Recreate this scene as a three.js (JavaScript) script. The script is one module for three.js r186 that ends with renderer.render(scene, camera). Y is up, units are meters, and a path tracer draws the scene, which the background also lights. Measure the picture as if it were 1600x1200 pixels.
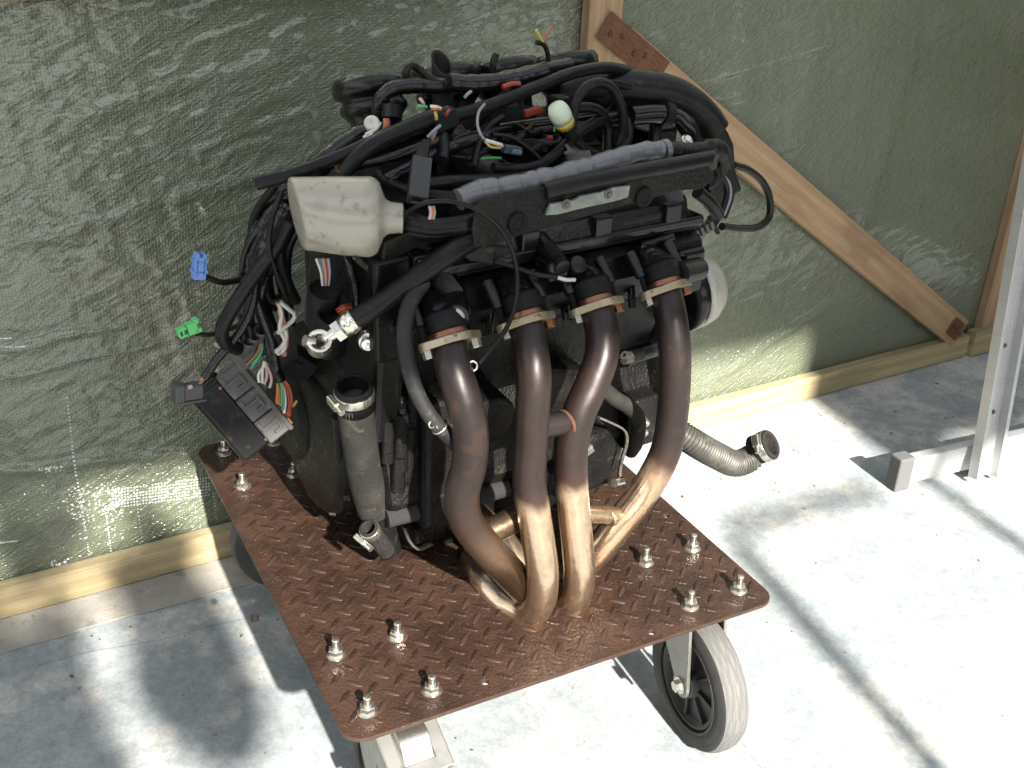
import * as THREE from 'three';
import { RoundedBoxGeometry } from 'three/addons/geometries/RoundedBoxGeometry.js';
import { mergeGeometries } from 'three/addons/utils/BufferGeometryUtils.js';

// ---------------------------------------------------------------- camera, sky, sun, exposure
const scene = new THREE.Scene();
const camera = new THREE.PerspectiveCamera(38.26, 4 / 3, 0.02, 300);
camera.rotation.order = 'YXZ';
camera.position.set(-0.5927, 1.1563, 1.2106);
camera.rotation.set(-0.4763, -0.504, 0.0466);
camera.updateMatrixWorld(true);

const renderer = new THREE.WebGLRenderer({ antialias: true });
renderer.toneMapping = THREE.LinearToneMapping;
renderer.toneMappingExposure = 4;
renderer.shadowMap.enabled = true;

const SUN = new THREE.Vector3(-0.09, 1, 1.5).normalize();
const sun = new THREE.DirectionalLight(new THREE.Color(1, 0.95, 0.87), 5);
sun.position.copy(SUN).multiplyScalar(8);
sun.castShadow = true;
sun.shadow.radius = 2;
Object.assign(sun.shadow.camera, { left: -3, right: 3, top: 3, bottom: -3, near: 0.1, far: 20 });
sun.shadow.mapSize.set(2048, 2048);
scene.add(sun); scene.add(sun.target);

// ---------------------------------------------------------------- noise and textures
function rng(seed) { let a = seed >>> 0; return () => { a = (a + 0x6D2B79F5) | 0; let t = Math.imul(a ^ (a >>> 15), 1 | a); t = (t + Math.imul(t ^ (t >>> 7), 61 | t)) ^ t; return ((t ^ (t >>> 14)) >>> 0) / 4294967296; }; }
const HASH = new Float32Array(65536); { const r = rng(7); for (let i = 0; i < 65536; i++) HASH[i] = r(); }
// value noise that repeats every px, py cells
function vn(x, y, px = 256, py = 256, s = 0) {
  const xi = Math.floor(x), yi = Math.floor(y), fx = x - xi, fy = y - yi;
  const u = fx * fx * (3 - 2 * fx), v = fy * fy * (3 - 2 * fy);
  const x0 = ((xi % px) + px) % px, x1 = (x0 + 1) % px, y0 = ((yi % py) + py) % py, y1 = (y0 + 1) % py;
  const h = (a, b) => HASH[(a * 131 + b * 7919 + s * 977 + ((a * b) & 255) * 17) & 65535];
  return (h(x0, y0) * (1 - u) + h(x1, y0) * u) * (1 - v) + (h(x0, y1) * (1 - u) + h(x1, y1) * u) * v;
}
function fbm(x, y, px, py, oct = 4, s = 0) { let a = 0.5, t = 0, n = 0; for (let i = 0; i < oct; i++) { t += a * vn(x, y, px, py, s + i); n += a; a *= 0.5; x *= 2; y *= 2; px *= 2; py *= 2; } return t / n; }
const sm = (a, b, x) => { const t = Math.min(1, Math.max(0, (x - a) / (b - a))); return t * t * (3 - 2 * t); };
const mix3 = (a, b, t) => [a[0] + (b[0] - a[0]) * t, a[1] + (b[1] - a[1]) * t, a[2] + (b[2] - a[2]) * t];
const enc = (c) => 255 * (c <= 0.0031308 ? 12.92 * c : 1.055 * Math.pow(c, 1 / 2.4) - 0.055);
// fn(u, v) -> linear rgb (colour maps) ; size in pixels
function colorTex(w, h, fn, rx = 1, ry = 1) {
  const d = new Uint8Array(w * h * 4);
  for (let j = 0; j < h; j++) for (let i = 0; i < w; i++) {
    const c = fn((i + 0.5) / w, (j + 0.5) / h), k = (j * w + i) * 4;
    for (let q = 0; q < 3; q++) d[k + q] = Math.max(0, Math.min(255, enc(Math.max(0, c[q]))));
    d[k + 3] = 255;
  }
  const t = new THREE.DataTexture(d, w, h); t.colorSpace = THREE.SRGBColorSpace;
  return fin(t, rx, ry);
}
function grayTex(w, h, fn, rx = 1, ry = 1) {
  const d = new Uint8Array(w * h * 4);
  for (let j = 0; j < h; j++) for (let i = 0; i < w; i++) {
    const c = Math.max(0, Math.min(255, 255 * fn((i + 0.5) / w, (j + 0.5) / h))), k = (j * w + i) * 4;
    d[k] = d[k + 1] = d[k + 2] = c; d[k + 3] = 255;
  }
  return fin(new THREE.DataTexture(d, w, h), rx, ry);
}
function fin(t, rx, ry) { t.wrapS = t.wrapT = THREE.RepeatWrapping; t.magFilter = THREE.LinearFilter; t.minFilter = THREE.LinearMipmapLinearFilter; t.generateMipmaps = true; t.repeat.set(rx, ry); t.needsUpdate = true; return t; }

// sky: pale summer sky with thin broken cloud
{
  const w = 512, h = 256, d = new Float32Array(w * h * 4);
  for (let j = 0; j < h; j++) for (let i = 0; i < w; i++) {
    const el = ((j + 0.5) / h - 0.5) * Math.PI, k = (j * w + i) * 4;
    const t = Math.pow(Math.max(0, Math.sin(el)), 0.55);
    let c = mix3([0.84, 0.85, 0.85], [0.10, 0.13, 0.19], t);
    const e = Math.max(0.08, Math.sin(Math.max(0.0, el)));
    const cl = sm(0.48, 0.72, fbm(i / w * 12 + 3, 6 / (e + 0.35), 12, 64, 5, 3));
    c = mix3(c, [0.85, 0.85, 0.84], cl * 0.6);
    if (el < 0) c = [0.10, 0.10, 0.09];
    d[k] = c[0]; d[k + 1] = c[1]; d[k + 2] = c[2]; d[k + 3] = 1;
  }
  const t = new THREE.DataTexture(d, w, h, THREE.RGBAFormat, THREE.FloatType);
  t.mapping = THREE.EquirectangularReflectionMapping; t.magFilter = THREE.LinearFilter; t.minFilter = THREE.LinearFilter; t.needsUpdate = true;
  scene.background = t; scene.environment = t;
}

// ---------------------------------------------------------------- materials
const L = (r, g, b) => new THREE.Color().setRGB(r, g, b);
const mat = (o) => new THREE.MeshPhysicalMaterial(o);
const fineBump = grayTex(256, 256, (u, v) => fbm(u * 48, v * 48, 48, 48, 3, 1), 8, 8);       // uv in metres
const grimeRough = grayTex(512, 512, (u, v) => 0.35 + 0.6 * fbm(u * 10, v * 10, 10, 10, 5, 9), 4, 4);
function mottled(a, b, c, seed, lo = 0.45, hi = 0.7, rep = 4, n = 8) {
  return colorTex(512, 512, (u, v) => {
    const f = fbm(u * n, v * n, n, n, 6, seed), g = vn(u * 180, v * 180, 180, 180, seed + 3), k = fbm(u * n * 3, v * n * 3, n * 3, n * 3, 4, seed + 5);
    let col = mix3(a, b, sm(lo, hi, f) * (0.6 + 0.4 * g));
    col = mix3(col, c, sm(0.66, 0.8, k) * 0.8);
    return col;
  }, rep, rep);
}
const M = {
  gloss: mat({ map: mottled([0.005, 0.005, 0.0055], [0.009, 0.0088, 0.0088], [0.025, 0.022, 0.02], 11, 0.5, 0.8), roughness: 0.2, specularIntensity: 0.55, clearcoat: 0.12, clearcoatRoughness: 0.08, bumpMap: fineBump, bumpScale: 0.00012 }),
  satin: mat({ map: mottled([0.0035, 0.0035, 0.0036], [0.0065, 0.0062, 0.006], [0.018, 0.0155, 0.0128], 21), roughness: 0.5, specularIntensity: 0.4, roughnessMap: grimeRough, bumpMap: fineBump, bumpScale: 0.0004 }),
  greasy: mat({ map: mottled([0.0038, 0.0036, 0.0034], [0.009, 0.008, 0.0066], [0.022, 0.0185, 0.0145], 31, 0.4, 0.7), roughness: 0.75, specularIntensity: 0.4, roughnessMap: grimeRough, bumpMap: fineBump, bumpScale: 0.001 }),
  cast: mat({ map: mottled([0.08, 0.075, 0.066], [0.14, 0.125, 0.105], [0.03, 0.027, 0.023], 41), metalness: 0.5, roughness: 0.55, bumpMap: fineBump, bumpScale: 0.001 }),
  rubber: mat({ map: mottled([0.006, 0.006, 0.0062], [0.010, 0.0098, 0.0098], [0.024, 0.022, 0.02], 51), roughness: 0.36, specularIntensity: 0.4, bumpMap: fineBump, bumpScale: 0.0003 }),
  rubberDusty: mat({ map: mottled([0.014, 0.0133, 0.012], [0.029, 0.0265, 0.0228], [0.05, 0.044, 0.037], 61, 0.35, 0.65), roughness: 0.85, specularIntensity: 0.5, bumpMap: fineBump, bumpScale: 0.0006 }),
  plasticBlack: mat({ color: L(0.007, 0.007, 0.0075), roughness: 0.3, specularIntensity: 0.45, bumpMap: fineBump, bumpScale: 0.0003 }),
  plasticGrey: mat({ map: mottled([0.06, 0.059, 0.057], [0.085, 0.083, 0.08], [0.13, 0.125, 0.115], 71), roughness: 0.55 }),
  ecu: mat({ map: mottled([0.009, 0.009, 0.009], [0.012, 0.012, 0.012], [0.03, 0.026, 0.02], 81, 0.5, 0.8, 4), roughness: 0.22, specularIntensity: 0.4 }),
  tape: mat({ color: L(0.006, 0.006, 0.0065), roughness: 0.26, specularIntensity: 0.8, bumpMap: grayTex(128, 64, (u, v) => { const p = (u + v) % 1; return 0.8 * p + 0.3 * fbm(u * 8, v * 8, 8, 8, 3, 5); }, 60, 1), bumpScale: 0.0012 }),
  greyTape: mat({ color: L(0.12, 0.12, 0.128), roughness: 0.3, bumpMap: grayTex(256, 128, (u, v) => { const p = (u + v * 0.8) % 1; return p * 0.7 + 0.5 * fbm(u * 6, v * 6, 6, 6, 4, 15); }, 38, 1), bumpScale: 0.0016 }),
  flange: mat({ map: mottled([0.30, 0.25, 0.17], [0.42, 0.36, 0.26], [0.12, 0.075, 0.045], 91), metalness: 0.85, roughness: 0.5, bumpMap: fineBump, bumpScale: 0.0006 }),
  copper: mat({ map: mottled([0.26, 0.125, 0.075], [0.18, 0.08, 0.05], [0.1, 0.05, 0.03], 93), metalness: 0.9, roughness: 0.4 }),
  zinc: mat({ map: mottled([0.66, 0.64, 0.58], [0.55, 0.52, 0.44], [0.36, 0.3, 0.2], 95), metalness: 0.95, roughness: 0.24 }),
  galv: mat({ map: mottled([0.27, 0.262, 0.24], [0.2, 0.195, 0.175], [0.13, 0.115, 0.09], 96), metalness: 0.7, roughness: 0.42 }),
  chrome: mat({ color: L(0.8, 0.8, 0.78), metalness: 1, roughness: 0.16 }),
  alu: mat({ map: mottled([0.50, 0.50, 0.50], [0.40, 0.40, 0.40], [0.22, 0.21, 0.195], 97, 0.4, 0.7, 6), metalness: 0.55, roughness: 0.5 }),
  oldAlu: mat({ map: mottled([0.22, 0.245, 0.22], [0.16, 0.175, 0.155], [0.3, 0.13, 0.05], 98, 0.4, 0.65, 12, 6), metalness: 0.35, roughness: 0.65, bumpMap: fineBump, bumpScale: 0.001 }),
  silver: mat({ map: mottled([0.40, 0.38, 0.34], [0.33, 0.31, 0.27], [0.24, 0.21, 0.17], 99), metalness: 0.35, roughness: 0.5 }),
  rustySteel: mat({ map: mottled([0.13, 0.055, 0.028], [0.19, 0.09, 0.045], [0.07, 0.033, 0.02], 101, 0.4, 0.65, 14, 6), metalness: 0.3, roughness: 0.75, bumpMap: fineBump, bumpScale: 0.001 }),
  braid: mat({ color: L(0.018, 0.018, 0.018), roughness: 0.7, bumpMap: grayTex(64, 64, (u, v) => 0.5 + 0.25 * Math.sin((u + v) * 25.13) + 0.25 * Math.sin((u - v) * 25.13), 110, 6), bumpScale: 0.0012 }),
  tyreShaded: mat({ map: mottled([0.035, 0.033, 0.031], [0.055, 0.052, 0.048], [0.09, 0.085, 0.08], 103), roughness: 0.8 }),  // sidewall rubber, darkened to paint in the shade on the wheel faces
  tread: mat({ map: mottled([0.085, 0.083, 0.079], [0.13, 0.127, 0.12], [0.12, 0.115, 0.11], 104), roughness: 0.9 }),  // paler tread: dust, plus sunlight painted into the rubber tone
  hub: mat({ color: L(0.018, 0.017, 0.016), roughness: 0.5 }),
  bottle: mat({ map: mottled([0.48, 0.455, 0.385], [0.40, 0.37, 0.295], [0.32, 0.285, 0.215], 105, 0.45, 0.75, 9, 4), roughness: 0.22, transmission: 0.42, thickness: 0, ior: 1.5, side: THREE.DoubleSide }),
};
const wire = (r, g, b) => mat({ color: L(r, g, b), roughness: 0.45 });
const WC = { white: wire(0.5, 0.48, 0.44), red: wire(0.24, 0.025, 0.02), orange: wire(0.38, 0.12, 0.03), yellow: wire(0.42, 0.32, 0.06), green: wire(0.05, 0.3, 0.09), blue: wire(0.05, 0.14, 0.4), brown: wire(0.26, 0.11, 0.06), black: wire(0.012, 0.012, 0.012), grey: wire(0.2, 0.2, 0.21), pink: wire(0.42, 0.28, 0.28), teal: wire(0.03, 0.22, 0.2) };

// ---------------------------------------------------------------- object helpers
const taken = {};
function numbered(n) { const k = taken[n] = (taken[n] ?? -1) + 1; return k ? `${n}_${String(k).padStart(3, '0')}` : n; }
function tag(o, label, category, group) { o.userData.label = label; o.userData.category = category; if (group) o.userData.group = group; return o; }
function thing(name, label, category, pos = [0, 0, 0], turn = 0, group) { const g = new THREE.Group(); g.name = numbered(name); g.position.set(...pos); g.rotation.y = turn; tag(g, label, category, group); scene.add(g); return g; }
function obj(name, geo, m, parent) {
  if (Array.isArray(geo)) geo = merge(geo);
  const o = new THREE.Mesh(geo, m); o.name = parent ? name : numbered(name); o.castShadow = o.receiveShadow = true; (parent || scene).add(o); return o;
}
function merge(list) { return mergeGeometries(list.map((g) => { const q = g.index ? g.toNonIndexed() : g; for (const k of Object.keys(q.attributes)) if (!['position', 'normal', 'uv'].includes(k)) q.deleteAttribute(k); return q; })); }
function struct(name, geo, m) { const o = obj(name, geo, m); o.userData.kind = 'structure'; return o; }
const V = (x, y, z) => new THREE.Vector3(x, y, z);

// a pixel of the 1600 x 1200 photograph gives a direction; the plane a thing lies in gives its distance
const F = 1729.9;
const dirOf = (u, v) => V((u - 800) / F, -(v - 600) / F, -1).transformDirection(camera.matrixWorld);
const DECK = 0.24, TH = 6.1 * Math.PI / 180;
const EX = V(Math.cos(TH), 0, -Math.sin(TH)), EZ = V(Math.sin(TH), 0, Math.cos(TH)), CAM = camera.position.clone().sub(V(0, DECK, 0));
// point in engine coordinates (origin: middle of the deck top, x along the crankshaft, z to the exhaust side) at depth d
function P(u, v, d) { const r = dirOf(u, v), t = (d - CAM.dot(EZ)) / r.dot(EZ), p = CAM.clone().addScaledVector(r, t); return V(p.dot(EX), p.y, p.dot(EZ)); }
// world points on a horizontal / facing plane
function WY(u, v, y) { const r = dirOf(u, v), t = (y - camera.position.y) / r.y; return camera.position.clone().addScaledVector(r, t); }
function WZ(u, v, z) { const r = dirOf(u, v), t = (z - camera.position.z) / r.z; return camera.position.clone().addScaledVector(r, t); }

function metricUV(g, s = 1) {           // uv in metres, from the main direction of each face
  g = g.index ? g.toNonIndexed() : g; 
  const p = g.attributes.position, n = g.attributes.normal, uv = new Float32Array(p.count * 2);
  for (let i = 0; i < p.count; i++) {
    const ax = Math.abs(n.getX(i)), ay = Math.abs(n.getY(i)), az = Math.abs(n.getZ(i));
    let a, b; if (ax > ay && ax > az) { a = p.getZ(i); b = p.getY(i); } else if (ay > az) { a = p.getX(i); b = p.getZ(i); } else { a = p.getX(i); b = p.getY(i); }
    uv[2 * i] = a * s; uv[2 * i + 1] = b * s;
  }
  g.setAttribute('uv', new THREE.BufferAttribute(uv, 2)); return g;
}
// tube through points; r a number or function of t; uv metric unless keep
function tube(pts, r, { seg = 0, rad = 12, closed = false, keep = false, tension = 0.5, caps = true, sq = 1, uvs = 1 } = {}) {
  const c = new THREE.CatmullRomCurve3(pts, closed, 'centripetal', tension), len = c.getLength();
  seg = seg || Math.max(8, Math.min(160, Math.round(len / 0.006)));
  const fr = c.computeFrenetFrames(seg, closed), pos = [], nor = [], uv = [], idx = [], R = typeof r === 'function' ? r : () => r;
  for (let i = 0; i <= seg; i++) {
    const t = i / seg, p = c.getPointAt(t), N = fr.normals[i], B = fr.binormals[i], rr = R(t), e = 0.5 / seg, sl = typeof r === 'function' ? (R(Math.min(1, t + e)) - R(Math.max(0, t - e))) / ((Math.min(1, t + e) - Math.max(0, t - e)) * len) : 0;
    for (let j = 0; j <= rad; j++) {
      const a = j / rad * Math.PI * 2, ca = Math.cos(a), sa = Math.sin(a) * sq;
      const n = V(0, 0, 0).addScaledVector(N, ca).addScaledVector(B, sa);
      pos.push(p.x + n.x * rr, p.y + n.y * rr, p.z + n.z * rr); n.normalize(); if (sl) n.addScaledVector(fr.tangents[i], -sl).normalize(); nor.push(n.x, n.y, n.z);
      if (keep) uv.push(t, j / rad); else uv.push(t * len * uvs, j / rad * (uvs === 1 ? 2 * Math.PI * (typeof r === 'number' ? r : R(0.5)) : 1));
    }
  }
  for (let i = 0; i < seg; i++) for (let j = 0; j < rad; j++) { const a = i * (rad + 1) + j, b = a + rad + 1; idx.push(a, a + 1, b, b, a + 1, b + 1); }
  if (caps && !closed) for (const e of [0, seg]) {
    const p = c.getPointAt(e / seg), T = fr.tangents[e].clone().multiplyScalar(e ? 1 : -1), k = pos.length / 3;
    pos.push(p.x, p.y, p.z); nor.push(T.x, T.y, T.z); uv.push(e / seg, 0.5);
    for (let j = 0; j <= rad; j++) { const q = (e * (rad + 1) + j) * 3; pos.push(pos[q], pos[q + 1], pos[q + 2]); nor.push(T.x, T.y, T.z); uv.push(e / seg, j / rad); }
    for (let j = 0; j < rad; j++) e ? idx.push(k, k + 1 + j, k + 2 + j) : idx.push(k, k + 2 + j, k + 1 + j);
  }
  const g = new THREE.BufferGeometry();
  g.setAttribute('position', new THREE.Float32BufferAttribute(pos, 3)); g.setAttribute('normal', new THREE.Float32BufferAttribute(nor, 3)); g.setAttribute('uv', new THREE.Float32BufferAttribute(uv, 2)); g.setIndex(idx);
  return g;
}
const px = (list, d0) => list.map((a) => P(a[0], a[1], a[2] ?? d0));
// put a geometry built along +y at point a, pointing to b
function along(g, a, b, spin = 0) { const d = b.clone().sub(a).normalize(), q = new THREE.Quaternion().setFromUnitVectors(V(0, 1, 0), d); if (spin) g.rotateY(spin); return g.applyQuaternion(q).translate(a.x, a.y, a.z); }
function cyl(a, b, r0, r1 = r0, n = 20) { const h = a.distanceTo(b); return along(new THREE.CylinderGeometry(r1, r0, h, n).translate(0, h / 2, 0), a, b); }
function lathe(profile, n = 28) { return new THREE.LatheGeometry(profile.map(([r, y]) => new THREE.Vector2(r, y)), n); }
function latheAt(profile, a, b, n, spin) { return along(lathe(profile, n), a, b, spin); }
function ring(R, r, c, axis, n = 24) { return along(new THREE.TorusGeometry(R, r, 8, n).rotateX(Math.PI / 2), c, c.clone().add(axis)); }
// a bored tube end: outer r, inner ri, from a to b, open at b
function bored(a, b, r, ri, deep = 0.03, n = 28) { const h = a.distanceTo(b), e = Math.min(0.002, (r - ri) / 2); return latheAt([[0.0001, 0], [r, 0], [r, h - e], [r - e, h], [ri + e, h], [ri, h - e], [ri, Math.max(0, h - deep)], [0.0001, Math.max(0, h - deep)]], a, b, n); }
function rbox(w, h, d, r = 0.003) { return new RoundedBoxGeometry(w, h, d, 2, Math.min(r, w / 2.01, h / 2.01, d / 2.01)); }
function bx(x0, x1, y0, y1, z0, z1, r = 0.004) { return metricUV(rbox(x1 - x0, y1 - y0, z1 - z0, r).translate((x0 + x1) / 2, (y0 + y1) / 2, (z0 + z1) / 2)); }
// frame from an origin and two rough directions (x exact, y made square)
function frame(o, ax, ay) { const x = ax.clone().normalize(), z = x.clone().cross(ay).normalize(), y = z.clone().cross(x); return new THREE.Matrix4().makeBasis(x, y, z).setPosition(o); }
function frameY(o, ay, ax) { const y = ay.clone().normalize(), z = ax.clone().cross(y).normalize(), x = y.clone().cross(z); return new THREE.Matrix4().makeBasis(x, y, z).setPosition(o); }
function prismX(prof, x0, x1, bev = 0.006) { // side profile [z, y] drawn out along x
  const s = new THREE.Shape(prof.map(([z, y]) => new THREE.Vector2(z, y)));
  return metricUV(new THREE.ExtrudeGeometry(s, { depth: x1 - x0 - 2 * bev, bevelEnabled: true, bevelSize: bev, bevelThickness: bev, bevelSegments: 2, bevelOffset: -bev }).rotateY(-Math.PI / 2).translate(x1 - bev, 0, 0));
}
function slab(pts, z0, z1, bev = 0.0015) { // outline in x,y drawn out along z
  const s = new THREE.Shape(pts.map((p) => new THREE.Vector2(p.x ?? p[0], p.y ?? p[1])));
  return metricUV(new THREE.ExtrudeGeometry(s, { depth: z1 - z0 - 2 * bev, bevelEnabled: true, bevelSize: bev, bevelThickness: bev, bevelSegments: 2, bevelOffset: -bev }).translate(0, 0, z0 + bev));
}
function hexNut(af, h, ch = 0.0008) { const r = af / Math.sqrt(3); return lathe([[0.0001, 0], [r, 0], [r, h - ch], [r - ch * 1.6, h], [0.0001, h]], 6).toNonIndexed(); }
function flat(g) { g = g.index ? g.toNonIndexed() : g; g.computeVertexNormals(); return g; }
function boltAt(a, axis, af = 0.010, h = 0.006, washer = 0.008) { const b = a.clone().add(axis); const g = [along(flat(hexNut(af, h)).translate(0, 0.0012, 0), a, b)]; if (washer) g.push(latheAt([[0.0001, 0], [washer, 0], [washer, 0.0014], [0.0001, 0.0014]], a, b, 18)); return merge(g); }

// ---------------------------------------------------------------- floor
const CRACKS = [[[60, 1040], [140, 1018], [250, 1000], [330, 978], [390, 965]], [[1125, 1130], [1160, 1160], [1185, 1195], [1230, 1250]]].map((l) => l.map(([u, v], i) => { const p = WY(u, v, 0); return [((p.x + 20) % 2), ((p.z + 20) % 2)]; })).filter((l) => l.every((p, i) => !i || Math.hypot(p[0] - l[i - 1][0], p[1] - l[i - 1][1]) < 0.5));
const floorTex = colorTex(1280, 1280, (u, v) => {
  const n = fbm(u * 10, v * 10, 10, 10, 6, 200), m = fbm(u * 34, v * 34, 34, 34, 5, 210), g = vn(u * 700, v * 700, 700, 700, 3), w = fbm(u * 5, v * 5, 5, 5, 4, 220);
  let c = mix3([0.235, 0.262, 0.268], [0.30, 0.322, 0.325], sm(0.35, 0.65, n));          // grey blue floor paint
  c = mix3(c, [0.44, 0.43, 0.40], sm(0.46, 0.64, m * 0.55 + w * 0.45) * 0.8);           // worn through to concrete
  c = mix3(c, [0.24, 0.25, 0.25], sm(0.6, 0.8, fbm(u * 110, v * 110, 110, 110, 3, 230)) * 0.5);
  if (vn(u * 260, v * 260, 260, 260, 9) > 0.955) c = mix3(c, [0.5, 0.3, 0.18], 0.35);
  for (const cr of CRACKS) { for (let i = 1; i < cr.length; i++) { const [ax, az] = cr[i - 1], [bx_, bz] = cr[i], X = u * 2, Z = v * 2, dx = bx_ - ax, dz = bz - az, t = Math.min(1, Math.max(0, ((X - ax) * dx + (Z - az) * dz) / (dx * dx + dz * dz))), e = Math.hypot(X - ax - dx * t, Z - az - dz * t) + 0.0015 * (m - 0.5); if (e < 0.0018) c = mix3([0.12, 0.12, 0.11], c, 0.3 + 0.6 * e / 0.0018); } }
  const k = (0.86 + 0.28 * g) * (0.84 + 0.32 * fbm(u * 160, v * 160, 160, 160, 2, 250)); return [c[0] * k, c[1] * k, c[2] * k];
}, 1, 1);
const floorBump = grayTex(512, 512, (u, v) => fbm(u * 60, v * 60, 60, 60, 5, 240), 1, 1);
function sheet(x0, x1, z0, z1, y, s = 0.5) {
  const g = new THREE.PlaneGeometry(x1 - x0, z1 - z0).rotateX(-Math.PI / 2).translate((x0 + x1) / 2, y, (z0 + z1) / 2), p = g.attributes.position, uv = g.attributes.uv;
  for (let i = 0; i < p.count; i++) uv.setXY(i, p.getX(i) * s, p.getZ(i) * s);
  return g;
}
struct('floor', sheet(-60, 60, -60, 60, 0), mat({ map: floorTex, roughness: 0.8, bumpMap: floorBump, bumpScale: 0.002 }));

{ // crumbs, grit and bits of leaf on the floor
  const r = rng(616), n = 900, gi = new THREE.InstancedMesh(new THREE.IcosahedronGeometry(1, 0), mat({ color: L(0.2, 0.16, 0.12), roughness: 0.95 }), n), m4 = new THREE.Matrix4(), qt = new THREE.Quaternion();
  for (let i = 0; i < n; i++) { const x = -1.1 + 2.9 * r(), z = -0.36 + 1.5 * r() * r(), k = 0.0005 + 0.0022 * r() ** 4; qt.setFromEuler(new THREE.Euler(0, r() * 6, 0)); m4.compose(V(x, k * 0.3, z), qt, V(k * (1 + r()), k * 0.6, k)); gi.setMatrixAt(i, m4); const q = 0.4 + 1.1 * r(); gi.setColorAt(i, L(q, q * 0.95, q * (0.8 + 0.15 * r()))); }
  gi.name = 'floor_grit'; tag(gi, 'scattered crumbs of grit and leaf on the concrete floor', 'grit'); gi.userData.kind = 'stuff'; gi.receiveShadow = gi.castShadow = true; scene.add(gi);
}
// ---------------------------------------------------------------- timber-framed wall with tarpaulin
const WT = 0.039;                                      // the wall runs a little off the deck's edge
const wallZ = (x, off = 0) => -0.376 - WT * x + off;    // front face of the timbers
const woodTex = (seed, a, b, c) => colorTex(1024, 256, (u, v) => {
  const wv = v * 9 + 0.9 * fbm(u * 3, v * 4, 3, 4, 3, seed), gr = 0.5 + 0.5 * Math.sin(wv * 6.283 + 2 * fbm(u * 6, v * 8, 6, 8, 3, seed + 1)), fi = fbm(u * 12, v * 150, 12, 150, 3, seed + 2);
  let col = mix3(a, b, 0.65 * gr * fi + 0.35 * fi);
  col = mix3(col, c, sm(0.6, 0.75, fbm(u * 5, v * 3, 5, 3, 5, seed + 7)) * 0.5);
  for (const [ku, kv, r] of [[0.21, 0.4, 0.013], [0.62, 0.66, 0.010], [0.83, 0.3, 0.012]]) { const dd = Math.hypot((u - ku), (v - kv) * 0.25); col = mix3(col, [a[0] * 0.35, a[1] * 0.3, a[2] * 0.25], sm(r, r * 0.4, dd) * 0.8); }
  return col;
}, 1, 1);
const woodSole = mat({ map: woodTex(300, [0.27, 0.21, 0.11], [0.46, 0.38, 0.225], [0.16, 0.15, 0.08]), roughness: 0.75, bumpMap: fineBump, bumpScale: 0.0008 });
const woodPost = mat({ map: woodTex(320, [0.29, 0.185, 0.102], [0.46, 0.315, 0.185], [0.2, 0.12, 0.065]), roughness: 0.75, bumpMap: fineBump, bumpScale: 0.0008 });
// a squared timber from a to b (centres), section w x t, wide face towards face
function timber(a, b, w, t, face = V(0, 0, 1)) {
  const len = a.distanceTo(b), g = rbox(len, w, t, 0.003), p = g.attributes.position, n = g.attributes.normal, uv = g.attributes.uv;
  for (let i = 0; i < p.count; i++) uv.setXY(i, p.getX(i) / 1.2 + a.x, Math.abs(n.getY(i)) > 0.7 ? p.getZ(i) * 4 + 0.3 : p.getY(i) * 4);
  const m = frame(a.clone().lerp(b, 0.5), b.clone().sub(a), face.clone().cross(b.clone().sub(a)));
  return g.applyMatrix4(m);
}
const TT = 0.024;
const face = V(WT, 0, 1).normalize();
const wallPt = (u, v, off = 0) => { let p = WZ(u, v, -0.40); for (let i = 0; i < 5; i++) p = WZ(u, v, wallZ(p.x, off)); return p; };
const frameThing = thing('timber_frame', 'sawn softwood wall frame with diagonal brace and floor plate in front of green tarpaulin', 'frame', [0.4, 0, wallZ(0.4)]);
const inFrame = (g) => g.translate(-frameThing.position.x, -frameThing.position.y, -frameThing.position.z);
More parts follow.
